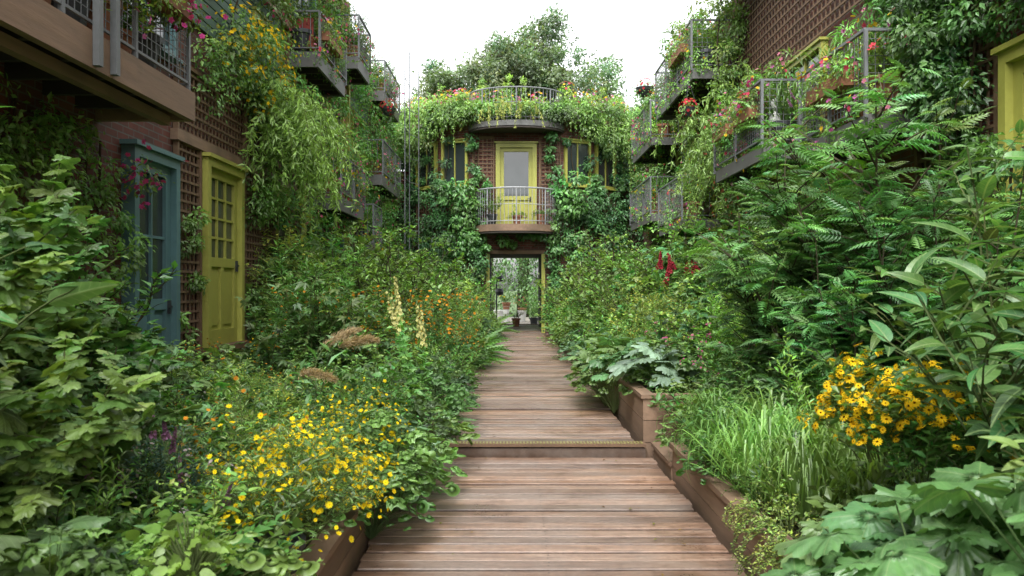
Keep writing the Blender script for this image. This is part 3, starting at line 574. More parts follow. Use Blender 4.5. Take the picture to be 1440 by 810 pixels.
# ------------------------------------------------------------------ left building
XL,XR=-3.95,4.3
LB=empty('brick_apartment_building')
m=MB();m.box(-10,XL,-6,18.7,-.3,9.6,M_brick);m.box(-10,XL-.003,18.7,21.6,-.3,7.6,M_brick);m.box(-10,XL-.006,21.6,26.4,-.3,6.6,M_brick);m.obj('walls',LB)
m=MB();m.box(-10.2,XL+.12,-6,18.8,9.6,9.75,M_wood);m.box(-10.1,XL+.1,18.82,21.7,7.6,7.75,M_gslat);m.box(-10.1,XL+.1,21.72,26.5,6.6,6.72,M_wood);m.obj('roof',LB)
FL=fr((XL,0,0),(0,1,0),(1,0,0));FR=fr((XR,0,0),(0,1,0),(-1,0,0))
m=MB();m.M=FL
door(m,8.15,9.05,.75,2.85,M_teal,2,2,.7,frame=M_teal);m.obj('teal_door',LB)
m=MB();m.M=FL;door(m,10.1,11.25,.75,3.05,M_yel,3,4,.5);m.obj('yellow_door',LB)
m=MB();m.M=FL
lattice(m,9.3,9.9,.6,3.2);lattice(m,9.3,11.6,3.35,4.1);lattice(m,11.6,13.0,.6,3.6);lattice(m,13.9,14.6,.5,6.0);lattice(m,14.9,16.6,3.6,5.2);lattice(m,9.6,13,6.1,8.5);lattice(m,16,18.6,6.2,9);lattice(m,19,21.5,2.5,7.3,.14)
m.obj('trellis',LB)
m=MB();m.M=FL
for a,b,c,d,mt,q,w in((13.15,13.75,1.2,3.1,M_yel,1,2),(16.9,18.2,3.9,5.4,M_yel,2,2),(14.95,15.9,1.2,2.8,M_yel,2,2),(12.,13.3,4.2,5.6,M_yel,2,2),(17,18.2,6.6,8.,M_yel,2,2),(19.4,20.8,4.5,5.7,M_yel,2,2),(22,23.2,4.2,5.5,M_yel,2,2),(7.9,9.1,4.2,6.2,M_teal,2,2),(5.2,6.8,3.9,6.0,M_teal,2,2),(14.2,15.6,6.2,8.2,M_teal,2,2),(17,18.2,1.,2.6,M_teal,2,2)):
    window(m,a,b,c,d,mt,q,w)
m.obj('windows',LB)
m=MB();m.M=FL
for i in range(14):m.box(9.7,13.4,.03,.06,4.75+i*.13,4.86+i*.13,M_gslat)
for i in range(12):m.box(19.,21.5,.03,.06,5.9+i*.13,6.01+i*.13,M_gslat)
for z in(3.22,6.0):m.box(9.2,18.6,.0,.09,z,z+.13,M_beam)
m.box(14.66,14.82,.0,.12,.3,6.,M_yel);m.box(18.62,18.78,.0,.14,.3,8.2,M_yel)
m.obj('timber_cladding',LB)
m=MB();z=3.33
for i in range(45):m.box(XL,-3.1,-2+i*.215,-2+i*.215+.205,z-.03,z,M_wood)
m.box(-3.10,-3.03,-2,7.62,z-.24,z+.03,M_beam);m.box(XL,-3.10,7.55,7.62,z-.24,z+.03,M_beam)
for i in range(19):m.box(XL,-3.12,-1.8+i*.5,-1.75+i*.5,z-.2,z-.032,M_under)
m.box(-3.30,-3.22,-2,7.5,z-.30,z-.21,M_beam)
rail(m,(-3.07,-2),(-3.07,7.55),z+.03,1.0,'grid',M_steel);rail(m,(XL,7.6),(-3.1,7.6),z+.03,1.0,'grid',M_steel,skip=(1.,0.))
for y in(5.75,6.0):m.box(-3.028,-2.98,y,y+.06,z-.22,z+1.0,M_steel)
m.obj('timber_balcony',LB)
BL=[(-3.4,13.9,16.1,5.62,.72,'bars'),(-3.3,15.2,17.6,3.25,.8,'bars'),(-3.35,17.2,18.6,6.5,.9,'grid'),(-3.35,20.4,23.6,4.4,.9,'bars'),(-3.4,21,23.8,6.7,.8,'bars'),(-3.3,12.8,14.6,7.6,.9,'grid'),(-3.35,19,20.2,2.6,.9,'bars')]
for xo,y0,y1,z,h,st in BL:balcony(LB,XL,xo,y0,y1,z,h,st,th=.24)
m=MB();m.box(-3.9,-3.5,14.0,14.06,5.7,6.25,M_red);m.box(-3.9,-3.5,14.063,14.6,5.66,5.95,M_red);m.obj('balcony_cushions',LB)
m=MB()
for x,y,t in((-3.0,23.3,8.4),(-2.8,23.9,8.0),(-3.0,22.3,7.6)):m.tube([(x,y,.2),(x,y,t)],.014,M_steel,k=8)
for z in(3.2,4.6,5.3,6.0,6.7,7.4):m.tube([(-3.0,22.3,z),(-3.0,23.3,z)],.010,M_steel,k=6);m.tube([(-3.0,23.3,z),(-2.8,23.9,z)],.010,M_steel,k=6)
m.obj('scaffold_poles')
# ------------------------------------------------------------------ right building
RB=empty('brick_apartment_building')
m=MB();m.box(XR,10,-6,15.6,-.3,9.2,M_brick);m.box(XR+.003,10,15.6,18.2,-.3,6.9,M_brick);m.box(XR+.006,10,18.2,26.4,-.3,6.2,M_brick);m.obj('walls',RB)
m=MB();m.box(XR-.12,10.2,-6,15.7,9.2,9.35,M_wood);m.box(XR-.1,10.2,15.72,18.3,6.9,7.0,M_wood);m.box(XR-.1,10.2,18.32,26.5,6.2,6.3,M_wood);m.obj('roof',RB)
m=MB();m.M=FR;door(m,5.95,6.72,1.25,3.4,M_yel,2,3,.5);m.obj('yellow_door',RB)
m=MB();m.M=FR
for a,b,c,d,mt,q,w in((8.6,9.3,3.3,4.4,M_yel,2,2),(13.2,14.6,1.3,2.9,M_teal,2,2),(9.8,11.2,1.2,2.8,M_yel,2,2),(10.9,12.2,3.5,4.8,M_yel,2,2),(15.9,17.4,3.8,5.3,M_yel,2,2),(19,20.4,3.6,5.2,M_yel,2,2),(21.4,22.8,4.,5.4,M_teal,2,2),(12.8,14.4,7.4,8.6,M_teal,2,2),(19,20.4,1.1,2.6,M_yel,2,2)):
    window(m,a,b,c,d,mt,q,w)
m.obj('windows',RB)
m=MB();m.M=FR
lattice(m,7.0,8.3,1.,5.6);lattice(m,9.6,14.8,5.0,7.2,.15);lattice(m,11.5,13,1.,3.2);lattice(m,14.8,16.8,.9,3.5);lattice(m,15.7,18,5.4,6.7,.14);lattice(m,20.6,23,.9,3.4)
m.obj('trellis',RB)
m=MB();m.M=FR
for z in(3.2,):m.box(8.4,18.1,.0,.09,z-.1,z+.03,M_beam)
for i in range(14):m.box(8.4,9.5,.03,.06,5.0+i*.13,5.11+i*.13,M_wood)
for i in range(10):m.box(18.4,23.5,.03,.06,2.8+i*.1,2.88+i*.1,M_beam)
m.obj('timber_cladding',RB)
BR=[(3.4,10.7,13.2,3.42,.88,'grid'),(3.55,7.9,9.7,3.22,.85,'grid'),(3.4,14.9,18.6,5.6,.92,'grid'),(3.5,16.2,18.8,2.9,.9,'bars'),(3.4,19.3,22.3,5.15,.9,'bars'),(3.4,19.3,22.6,3.3,.9,'bars'),(3.5,12.2,14.4,7.2,.9,'bars')]
for xo,y0,y1,z,h,st in BR:balcony(RB,XR,xo,y0,y1,z,h,st,th=.16)
m=MB();m.lathe([(0,0),(.11,0),(.11,.06),(.06,.09),(.085,.2),(.10,.32),(.085,.42),(.035,.47),(.03,.5),(.06,.54),(.065,.6),(.045,.66),(0,.68)],(3.62,10.95,3.43),M_white,18);m.beam((3.54,10.95,3.83),(3.55,10.87,3.66),.035,.035,M_white);m.beam((3.70,10.95,3.83),(3.69,10.87,3.66),.035,.035,M_white);m.obj('garden_statue')
pal3=np.array([(.5,.06,.12),(.62,.42,.04),(.4,.1,.3),(.55,.2,.3)])
for lst,sg in((BL,-1),(BR,1)):
    m=MB();r=np.random.default_rng(900+sg)
    for xo,y0,y1,z,h,st in lst:
        n=int((y1-y0)*9);yy=r.uniform(y0,y1,n);cen=np.stack([xo+sg*r.uniform(-.08,.35,n),yy,z+r.uniform(-.25,.55,n)],1)
        cen=cen[r.random(n)<.85];clumps(m,r,cen,r.uniform(.08,.24,len(cen)),80,L_small,.055,G5,(-sg,0,0))
        n=7;c2=np.stack([xo+sg*r.uniform(.0,.7,n),y0+r.uniform(-.1,.25,n),z+r.uniform(-.1,.6,n)],1);clumps(m,r,c2,.18,80,L_small,.06,G3)
        n=int((y1-y0)*4);c4=np.stack([xo+sg*r.uniform(.1,.5,n),r.uniform(y0,y1,n),z+h+r.uniform(-.2,.3,n)],1);clumps(m,r,c4,r.uniform(.12,.27,n),80,L_narrow,.10,G1,(-sg,0,.5))
        cen=np.concatenate([cen,c2,c4]);k=100;i=r.integers(0,len(cen),k);d=norm(r.normal(0,1,(k,3))+np.array((-sg,-.5,.3)));m.scatter(F_5,cen[i]+d*.2,np.cross(d,r.normal(0,1,(k,3))),d,.028,pal3[r.integers(0,4,k)],M_petal)
    m.obj('balcony_greenery')
# ------------------------------------------------------------------ round tower
TW=empty('round_tower_house');cx=.13
half=[(1.38,24.6),(2.4,25.05),(3.25,25.9),(3.75,27.1),(3.8,28.6),(3.4,30.2)]
right=[(cx+a,b) for a,b in half];left=[(cx-a,b) for a,b in half[::-1]]
m=MB();top=6.45
ring=left+right
def wallseg(m,p,q,z0,z1,mat,t=.25):
    p=np.array(p);q=np.array(q);d=q-p;L=np.linalg.norm(d);u=d/L;n=np.array((u[1],-u[0]));M0=m.M;m.M=fr((p[0],p[1],0),(u[0],u[1],0),(n[0],n[1],0));m.box(0,L,-t,0,z0,z1,mat);m.M=M0
for i in range(len(ring)-1):
    if i==5:continue
    wallseg(m,ring[i],ring[i+1],-.3,top,M_brick)
wallseg(m,ring[5],ring[6],2.66,top,M_brick)
m.box(cx-1.38,-.80,24.6,24.85,-.3,2.66,M_brick);m.box(1.02,cx+1.38,24.6,24.85,-.3,2.66,M_brick)
m.obj('walls',TW)
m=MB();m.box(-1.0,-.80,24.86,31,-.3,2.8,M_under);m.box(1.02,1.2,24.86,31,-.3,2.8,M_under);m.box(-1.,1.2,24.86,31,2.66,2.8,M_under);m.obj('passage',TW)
m=MB();m.box(-.80,-.69,24.52,24.78,.11,2.55,M_yel);m.box(.91,1.02,24.52,24.78,.11,2.55,M_yel);m.box(-.80,1.02,24.52,24.78,2.55,2.66,M_wood)
m.box(-.69,-.66,24.9,24.94,.11,2.55,M_dark);m.obj('doorway_frame',TW)
m=MB();m.prism(ring,top,top+.16,M_wood)
def arc(cx,cy,r,a0,a1,n,sy=1.):return[(cx+r*math.cos(a),cy+r*math.sin(a)*sy) for a in np.linspace(a0,a1,n)]
m.prism([(cx-3.9,28.5)]+arc(cx,27.6,4.0,PI*1.02,PI*1.98,26,.9)+[(cx+3.9,28.5)],top+.163,top+.30,M_beam);m.obj('roof',TW)
m=MB()
m.M=fr((cx,24.6,0),(1,0,0),(0,-1,0));door(m,-.5,.5,3.42,5.82,M_yel,1,1,.62,.13);lattice(m,-1.3,-.75,3.5,6.1,.13);lattice(m,.75,1.3,3.5,6.1,.13)
m.box(-1.36,1.36,0,.07,3.1,3.3,M_wood);m.obj('balcony_door',TW)
m=MB()
for sgn in(-1,1):
    for j in(0,1):
        p=np.array((cx+sgn*half[j][0],half[j][1]));q=np.array((cx+sgn*half[j+1][0],half[j+1][1]));d=q-p;L=np.linalg.norm(d);u=d/L;n=np.array((u[1],-u[0]))
        if n[1]>0:n=-n
        m.M=fr((p[0],p[1],0),(u[0],u[1],0),(n[0],n[1],0));window(m,.18,L-.18,4.75,6.0,M_yel,2,1,.08)
        lattice(m,.1,L-.15,3.3,4.5,.13)
m.obj('windows',TW)
def curved_balc(name,r,z,h,sy,slab,cy=24.6,th=.2,mid=True,mat=M_rail):
    m=MB();pl=arc(cx,cy,r,PI,2*PI,25,sy);m.prism(pl,z-th,z,slab);m.prism(arc(cx,cy-.003,r*.98,PI,2*PI,25,sy),z-th-.06,z-th-.003,M_under)
    pr_=arc(cx,cy,r-.05,PI,2*PI,33,sy)
    for zz,rr in((z+h,.024),(z+.1,.014))+(((z+h*.55,.010),) if mid else ()):m.tube([(a,b,zz) for a,b in pr_],rr,mat,k=8)
    for i,(a,b) in enumerate(pr_):
        m.tube([(a,b,z),(a,b,z+h)],.024 if i%8==0 else .009,mat,k=6)
    return m.obj(name,TW)
curved_balc('lower_balcony',1.28,3.40,1.08,.85,M_beam)
curved_balc('roof_balcony',1.5,6.5,.98,.75,M_fasc,24.75,.16,True,M_steel)
m=MB();m.box(-6,-3.2,26.6,28,-.3,5.4,M_brick);m.box(3.5,6,26.6,28,-.3,5.4,M_brick);m.M=fr((0,26.6,0),(1,0,0),(0,-1,0));lattice(m,-5,-3.3,2,5.2,.14);lattice(m,3.7,5,2,5.2,.14)
for i in range(12):m.box(-4.6,-3.2,.07,.09,5.45+i*.1,5.53+i*.1,M_gslat)
m.obj('side_wings',TW)
# ------------------------------------------------------------------ vines on tower
def ringpt(t,r,sy=.9,cy=27.6):a=PI*(1+t);return np.array((cx+r*math.cos(a),cy+r*math.sin(a)*sy))
r=np.random.default_rng(11);m=MB()
cen=[];rad=[]
for i in range(230):
    t=r.uniform(.02,.98);q=ringpt(t,r.uniform(3.75,4.3));side=min(1,abs(t-.5)/.25);drop=r.uniform(0,1)**1.2*(.15+1.2*side**2 if side>.5 else .2)
    cen.append((q[0],q[1],6.95-drop+r.uniform(0,.5)*(abs(t-.5)>.12)));rad.append(r.uniform(.14,.40))
clumps(m,r,cen,rad,110,L_small,.10,G1,(0,-.5,0),cvar=.32)
cen=[]
for i in range(60):
    t=r.uniform(.02,.98);q=ringpt(t,r.uniform(3.,3.8));cen.append((q[0],q[1],6.9+r.uniform(.1,.6)*(1 if abs(t-.5)>.12 else .5)))
clumps(m,r,cen,.3,100,L_small,.09,G3,(0,0,.5))
for i in range(16):
    t=r.uniform(.05,.95);q=ringpt(t,3.6);h=r.uniform(.5,1.1);clumps(m,r,[(q[0],q[1],7.2+h*k/4) for k in range(4)],[.2,.18,.14,.09],45,L_small,.08,G5)
fn=620;i=r.integers(0,60,fn);d=norm(r.normal(0,1,(fn,3))+np.array((0,-.5,1)));pos=np.array(cen)[i]+d*.38
m.scatter(F_5,pos,np.cross(d,r.normal(0,1,(fn,3))),d,.042,pal3[r.integers(0,4,fn)]*.9,M_petal)
m.obj('roof_garden_vine')
st=[(*ringpt(t,4.05),6.9) for t in np.concatenate([np.linspace(.02,.36,50),np.linspace(.64,.98,50)])]
strands('trailing_ivy',12,st,1.25,L_small,.08,G5,50,(0,-.3,0))
st=[(*ringpt(t,4.0),6.8) for t in np.concatenate([np.linspace(.02,.24,34),np.linspace(.76,.98,34)])]
strands('trailing_ivy',16,st,2.4,L_small,.08,G1,60,(0,-.3,0))
st=[(*q,7.0) for q in arc(cx,24.75,1.5,PI*1.05,PI*1.6,26,.75)]
strands('trailing_sedum',13,st,.9,L_narrow,.09,(.26,.32,.08),60,(0,-.4,0))
wl=[]
for sgn in(-1,1):
    for j in(0,1,2):
        a=half[j];b=half[j+1];U=(sgn*(b[0]-a[0]),b[1]-a[1],0)
        wl.append(((cx+sgn*a[0],a[1]-.05,.3),U,(0,0,4.2),(0,-1,0),52,.18,.4))
        wl.append(((cx+sgn*a[0],a[1]-.05,4.3),U,(0,0,2.1),(0,-1,0),4+9*j,.1,.22))
    wl.append(((cx+1.0 if sgn>0 else cx-1.45,24.5,.3),(.45,0,0),(0,0,2.9),(0,-1,0),22,.12,.26))
    wl.append(((cx+.85 if sgn>0 else cx-1.4,24.5,3.3),(.5,0,0),(0,0,3.0),(0,-1,0),9,.08,.18))
    wl.append(((3.3 if sgn>0 else -5,26.3,0.3),(1.7,0,0),(0,0,6.6),(0,-1,0),60,.25,.45))
vine('climbing_vine',14,wl,L_small,.11,G2,85)
vine('climbing_vine',15,[((cx-1.3,24.4,2.75),(2.6,0,0),(0,0,.4),(0,-1,0),9,.1,.2),((cx-1.3,24.45,3.3),(.5,0,0),(0,0,1.4),(0,-1,0),6,.1,.2),((cx+1.1,24.3,2.3),(.9,0,0),(0,0,2.6),(0,-1,0),22,.14,.3),((cx-2.2,24.3,2.5),(.9,0,0),(0,0,2.2),(0,-1,0),24,.14,.32)],L_ov,.12,G1,60)
# ------------------------------------------------------------------ vines on facades
def lw(y0,y1,z0,z1,n,a=.15,b=.35):return((XL,y0,z0),(0,y1-y0,0),(0,0,z1-z0),(1,0,0),n,a,b)
def rw(y0,y1,z0,z1,n,a=.15,b=.35):return((XR,y0,z0),(0,y1-y0,0),(0,0,z1-z0),(-1,0,0),n,a,b)
vine('climbing_vine',20,[lw(7.3,8.,.4,2.9,14,.12,.24),lw(4.5,7.6,.4,3.0,60,.15,.3),lw(11.6,13.1,2.6,4.6,34,.2,.42),lw(9.2,9.8,.3,2.8,8,.08,.15),lw(9.8,12,3.9,4.7,14,.2,.35),lw(11.6,12.4,.4,2.8,16,.12,.22)],L_small,.07,G1,110)
vine('yellow_flowering_vine',21,[((-3.85,10.2,4.1),(0,2.6,0),(0,0,1.4),(1,0,0),28,.2,.42)],L_small,.08,G1,130,((.68,.45,.02),.028,520))
vine('climbing_vine',22,[lw(13,15,.8,5.2,48,.18,.38),lw(15,18.6,.8,3.4,44,.2,.4),lw(15.8,18.6,3.6,5.8,34),lw(14,18.6,6.,8.6,44,.2,.4),lw(18.7,21.6,1.,7.,90,.2,.45),lw(21.5,25.5,.8,6.6,100,.2,.45)],L_small,.09,G1,85,((.5,.12,.2),.03,160))
vine('climbing_vine',23,[lw(9.5,13.5,5.6,7.2,40,.2,.4),lw(2,7.6,4.2,5.2,20,.15,.3)],L_small,.08,G1,100,((.5,.08,.2),.024,120))
strands('weeping_vine',24,[(-3.5+rg.uniform(-.3,.3),rg.uniform(11.4,13.2),rg.uniform(3.6,4.5)) for i in range(110)],1.6,L_narrow,.13,(.15,.26,.06),60,(.4,-.1,.2))
strands('weeping_vine',25,[(XR-.3-rg.uniform(0,.4),rg.uniform(12.5,16),rg.uniform(3.6,4.9)) for i in range(60)],1.4,L_narrow,.12,(.14,.24,.06),50,(-.4,-.1,.2))
vine('climbing_vine',26,[rw(9,10.8,1.6,3.1,24),rw(13.3,16.2,2.,5.2,70,.2,.42),rw(9.6,12.6,.8,2.9,34),rw(16,19,1.,5.2,70,.2,.42),rw(19,23,1.,3.4,60,.2,.4),rw(20,25,3.4,6.6,90,.2,.45),rw(15.8,19,5.2,6.8,26)],L_small,.09,G1,85,((.55,.1,.1),.03,160))
vine('climbing_vine',27,[((4.15,6.9,3.2),(0,1.3,0),(0,0,2.4),(-1,0,0),50,.16,.32),((3.75,7.45,2.9),(.5,0,0),(0,.1,1.7),(-.3,-1,0),36,.12,.24),rw(5.2,7.2,3.75,5.2,34,.18,.34),rw(7.9,9.4,4.5,5.6,18,.15,.3),rw(6.95,7.8,1.,3.2,20,.1,.22),((4.0,5.7,.9),(0,1.2,0),(0,0,1.7),(-1,0,0),30,.14,.28)],L_small,.075,(.065,.135,.03),140)
vine('climbing_vine',28,[rw(10.2,15,6.5,7.6,34,.2,.38),((3.4,14.8,6.9),(1,0,0),(0,3,0),(0,0,1),18,.15,.32),((3.75,14.5,4.9),(.55,0,0),(0,.2,1.7),(0,-1,0),24,.12,.25)],L_small,.08,G5,80)
# ------------------------------------------------------------------ balcony pots
def potmesh(seed,kind):
    p=Plant(seed)
    if kind==0:p.run(dict(ns=14,h=.42,spread=1.,r0=.06,nl=18,leaf=.06,nb=2,lv=1,bl=.5,refL=.42,rad=.004)).leaves(L_small,G5).flowers(F_5,.024,(.5,.06,.09),.6,None,.2)
    elif kind==1:p.run(dict(ns=14,h=.5,spread=1.2,r0=.06,nl=26,leaf=.06,nb=2,lv=1,bl=.5,refL=.5,rad=.004,grav=.18)).leaves(L_small,G3).flowers(F_5,.018,(.45,.12,.32),.5,None,.2)
    elif kind==2:p.run(dict(ns=12,h=.75,spread=.7,r0=.06,nl=30,leaf=.10,nb=2,lv=1,bl=.4,refL=.75,rad=.005)).leaves(L_narrow,G1)
    else:p.run(dict(ns=16,h=.5,spread=.9,r0=.06,nl=20,leaf=.07,nb=2,lv=1,bl=.5,refL=.5,rad=.004)).leaves(L_small,G1).flowers(F_yel,.018,(.65,.45,.03),.4,None,.2)
    mb=p.mb;mb.lathe([(.0,-.27),(.095,-.27),(.135,-.03),(.155,-.03),(.155,.015),(.13,.015),(.12,-.02),(0,-.02)],(0,0,0),M_terra if kind!=2 else M_dark,18)
    return mb.mesh('potted_flowers')
pots=[potmesh(200+k,k) for k in range(4)]
def pot(x,y,z,s=1.,k=None):place(pots[rg.integers(4) if k is None else k],'potted_flowers',x,y,z+.27*s,s,rg.uniform(0,6))
for xo,y0,y1,z,h,st in BL:
    for y in np.arange(y0+.2,y1-.1,.34):pot(xo-rg.uniform(.22,.36),y,z,rg.uniform(1.,1.6))
for xo,y0,y1,z,h,st in BR:
    for y in np.arange(y0+.2,y1-.1,.34):pot(xo+rg.uniform(.24,.4),y,z,rg.uniform(1.,1.6))
for y in np.arange(3.5,7.4,.4):pot(-3.35,y,3.33,rg.uniform(1.1,1.6))
pot(.15,24.0,3.4,1.0,1);pot(-.6,23.9,3.4,1.1,2);pot(.9,24,3.4,1.1,1)
# flower boxes hung on the right-hand rails
m=MB();r=np.random.default_rng(321)
for x,y0,y1,z in((3.33,10.9,11.7,4.0),(3.33,12.1,12.9,4.0),(3.48,8.2,9.2,3.75),(3.33,15.3,16.5,6.2),(-3.33,14.1,15.2,6.05),(-3.02,6.3,7.3,4.1)):
    m.box(x-.09,x+.09,y0,y1,z-.16,z,M_terra);n=7;c=np.stack([np.full(n,x)+r.normal(0,.03,n),np.linspace(y0,y1,n),np.full(n,z+.08)],1);clumps(m,r,c,.17,90,L_small,.055,G5)
    c2=c+np.array((0,0,-.2));clumps(m,r,c2,.12,50,L_small,.05,G3)
    k=60;i=r.integers(0,n,k);d=norm(r.normal(0,1,(k,3))+np.array((0,-.3,.6)));m.scatter(F_5,c[i]+d*.19,np.cross(d,r.normal(0,1,(k,3))),d,.028,pal3[r.integers(0,4,k)],M_petal)
m.obj('balcony_flower_boxes')
put('ornamental_grass',3.85,9.0,3.6,1.3,idx=1);put('ornamental_grass',3.8,10.95,3.7,1.2,idx=1);put('goldenrod',3.8,11.3,3.5,.8);put('goldenrod',3.9,15.2,5.7,.9);put('nettle_shrub',3.8,17.5,5.7,.8);put('willow_shrub',3.8,16.2,5.8,.6);put('fennel',3.8,12,3.5,.8);put('purple_salvia',3.8,9.6,3.25,1.1);put('red_astilbe',3.8,11.1,3.5,1.)
put('garden_phlox',-3.6,15.5,5.62,.9);put('goldenrod',-3.6,22,6.7,.9);put('nettle_shrub',-3.6,16.5,3.3,.7);put('garden_phlox',-3.5,6.8,3.4,1.,idx=1);put('nettle_shrub',-3.6,6.2,3.4,.9);put('goldenrod',-3.6,18,6.5,.9);put('nettle_shrub',3.9,20.5,5.2,.9);put('goldenrod',3.9,21.5,3.3,.8)
def basket(x,y,z,s):
    m=MB();m.lathe([(.0,-.2*s),(.1*s,-.17*s),(.17*s,-.06*s),(.19*s,.0)],(x,y,z),M_dark,14)
    for a in(0,2.1,4.2):m.beam((x+.18*s*math.cos(a),y+.18*s*math.sin(a),z),(x,y,z+.55*s),.006,.006,M_dark)
    r=np.random.default_rng(int(x*100+y*10)+1000);clumps(m,r,[(x,y,z+.03),(x+.08,y,z-.05),(x-.08,y,z-.05),(x,y,z-.25),(x+.05,y,z-.45)],[.17*s,.17*s,.17*s,.14*s,.08*s],120,L_small,.05,G5)
    n=46;d=norm(r.normal(0,1,(n,3))+np.array((0,0,.3)));m.scatter(F_5,np.array((x,y,z))+d*.2*s,np.cross(d,r.normal(0,1,(n,3))),d,.03,np.tile((.5,.05,.07),(n,1)),M_petal)
    m.obj('hanging_flower_basket')
basket(3.25,19.5,6.4,1.2);basket(-3.15,20.3,6.1,1.1);basket(3.15,14.2,4.7,.9)
m=MB();r=np.random.default_rng(77)
for c_,n in(((-3.7,7.95,2.6),50),((-3.0,7.2,4.0),40),((3.3,11,4.2),36),((3.3,21,5.8),40),((-3.3,16.5,4.0),36),((-3.3,22,6.9),30)):
    pos=np.array(c_)+r.normal(0,.13,(n,3));d=norm(r.normal(0,1,(n,3)));m.scatter(F_5,pos,np.cross(d,r.normal(0,1,(n,3))),d,.028,np.array((.42,.05,.2))*(1+r.normal(0,.2,(n,1))),M_petal)
    clumps(m,r,[c_],.2,120,L_small,.06,G1)
m.obj('bougainvillea')
# ------------------------------------------------------------------ trees behind
def tree(seed,x,y,z0,zt,w,col,leaf=.22,nc=110,per=150):
    m=MB();r=np.random.default_rng(seed);H=zt-z0
    m.tube([(x,y,-.4),(x+.1,y,z0*.5),(x-.1,y,z0+H*.2),(x,y,z0+H*.6)],[.38,.3,.22,.1],M_stem,(.09,.075,.055),10)
    cen=[];rad=[]
    lob=[(norm(r.normal(0,1,3))*np.array((w*.6,w*.5,H*.33))+np.array((x,y,z0+H*.5)),r.uniform(.32,.5)) for _ in range(13)]
    for L_,q in lob:
        m.tube([(x,y,z0+H*.1),(np.array((x,y,z0+H*.2))+L_)/2,L_],[.13,.08,.03],M_stem,(.09,.075,.055),6)
        for k in range(nc//13):
            o=norm(r.normal(0,1,3))*r.uniform(.4,1)*q*np.array((w,w,H*.42));c=L_+o;cen.append(c);rad.append(r.uniform(.35,.8))
            if k%3==0:m.tube([L_,(L_+c)/2+r.normal(0,.1,3),c],[.035,.02,.008],M_stem,(.09,.075,.055),4)
    clumps(m,r,cen,np.array(rad),per,L_small,leaf,col,(0,0,.2),.75,.2,.2,.16,shell=.2)
    m.obj('broadleaf_tree')
HAZE_GREEN=(.095,.14,.07)  # paler, greyer greens: distance haze painted into the leaf colour of these trees
tree(301,-1.4,44,8.5,15.8,4.0,HAZE_GREEN,.22,190,90);tree(302,2.4,46,8.5,17.6,5.0,(.09,.135,.065),.22,250,90);tree(303,6.0,43,7,14.2,3.6,HAZE_GREEN,.22,190,90);tree(304,-4.2,46,6,13.8,3.2,(.11,.16,.085),.22,130,90)
tree(305,-1.5,52,3,10,3.,(.16,.23,.12),.22,90,90);tree(306,3,40,2.2,8.5,3.,G1,.2,90,90);tree(307,.6,45,8,15.5,4.2,HAZE_GREEN,.22,160,90)
m=MB();r=np.random.default_rng(60);clumps(m,r,[(r.uniform(-9,9),r.uniform(41,44),r.uniform(.3,5.)) for i in range(230)],.9,100,L_small,.18,(.09,.16,.055))
clumps(m,r,[(sg*r.uniform(1.0,4),r.uniform(32.5,40),r.uniform(.2,1.6)) for i in range(60) for sg in(-1,1)],.5,80,L_small,.12,G1);m.obj('hedge')
m=MB();m.box(-5,5,31.1,41,-.34,-.0,M_gravel);m.obj('gravel_path')
m=MB();m.tube([(-.62,32,0),(-.62,32,2.1)],.03,M_dark,k=10)
for z in(1.2,1.75):m.lathe([(0,0),(.13,.02),(.17,.14),(.13,.26),(0,.3)],(-.5,32,z),M_dark,16)
m.lathe([(0,0),(.2,0),(.18,.05),(.03,.07)],(-.62,32,0.),M_dark,16);m.obj('garden_lamp')
m=MB()
for x,y,h,rr in((-.25,35,.75,.14),(.45,35.5,.5,.2),(-.6,36,.5,.22)):m.lathe([(0,.003),(rr*.7,.003),(rr,h*.9),(rr*1.1,h*.9),(rr*1.1,h),(rr*.9,h),(rr*.85,h-.05),(0,h-.05)],(x,y,0),M_white,20)
m.obj('white_planter_pots')
place(pots[0],'potted_flowers',.15,29.2,.105+.27,1.1);place(pots[3],'potted_flowers',-.25,35,.85,1.3);place(pots[0],'potted_flowers',.45,35.5,.6,1.3);place(pots[2],'potted_flowers',.9,32.5,.27,1.3)
# ------------------------------------------------------------------ ground cover mass
m=MB();r=np.random.default_rng(61)
def gc(x0,x1,y0,y1,z,n,T,lf,col,rr=.26,per=60):
    cen=np.stack([r.uniform(x0,x1,n),r.uniform(y0,y1,n),z+r.uniform(-.05,.15,n)],1);clumps(m,r,cen,r.uniform(rr*.7,rr*1.2,n),per,T,lf,col,(0,0,.6),.7,.1)
gc(-3.9,-1.1,1,24,.3,260,L_small,.08,G1);gc(1.6,4.2,1,24,.42,260,L_small,.08,G1)
m.obj('ground_cover')
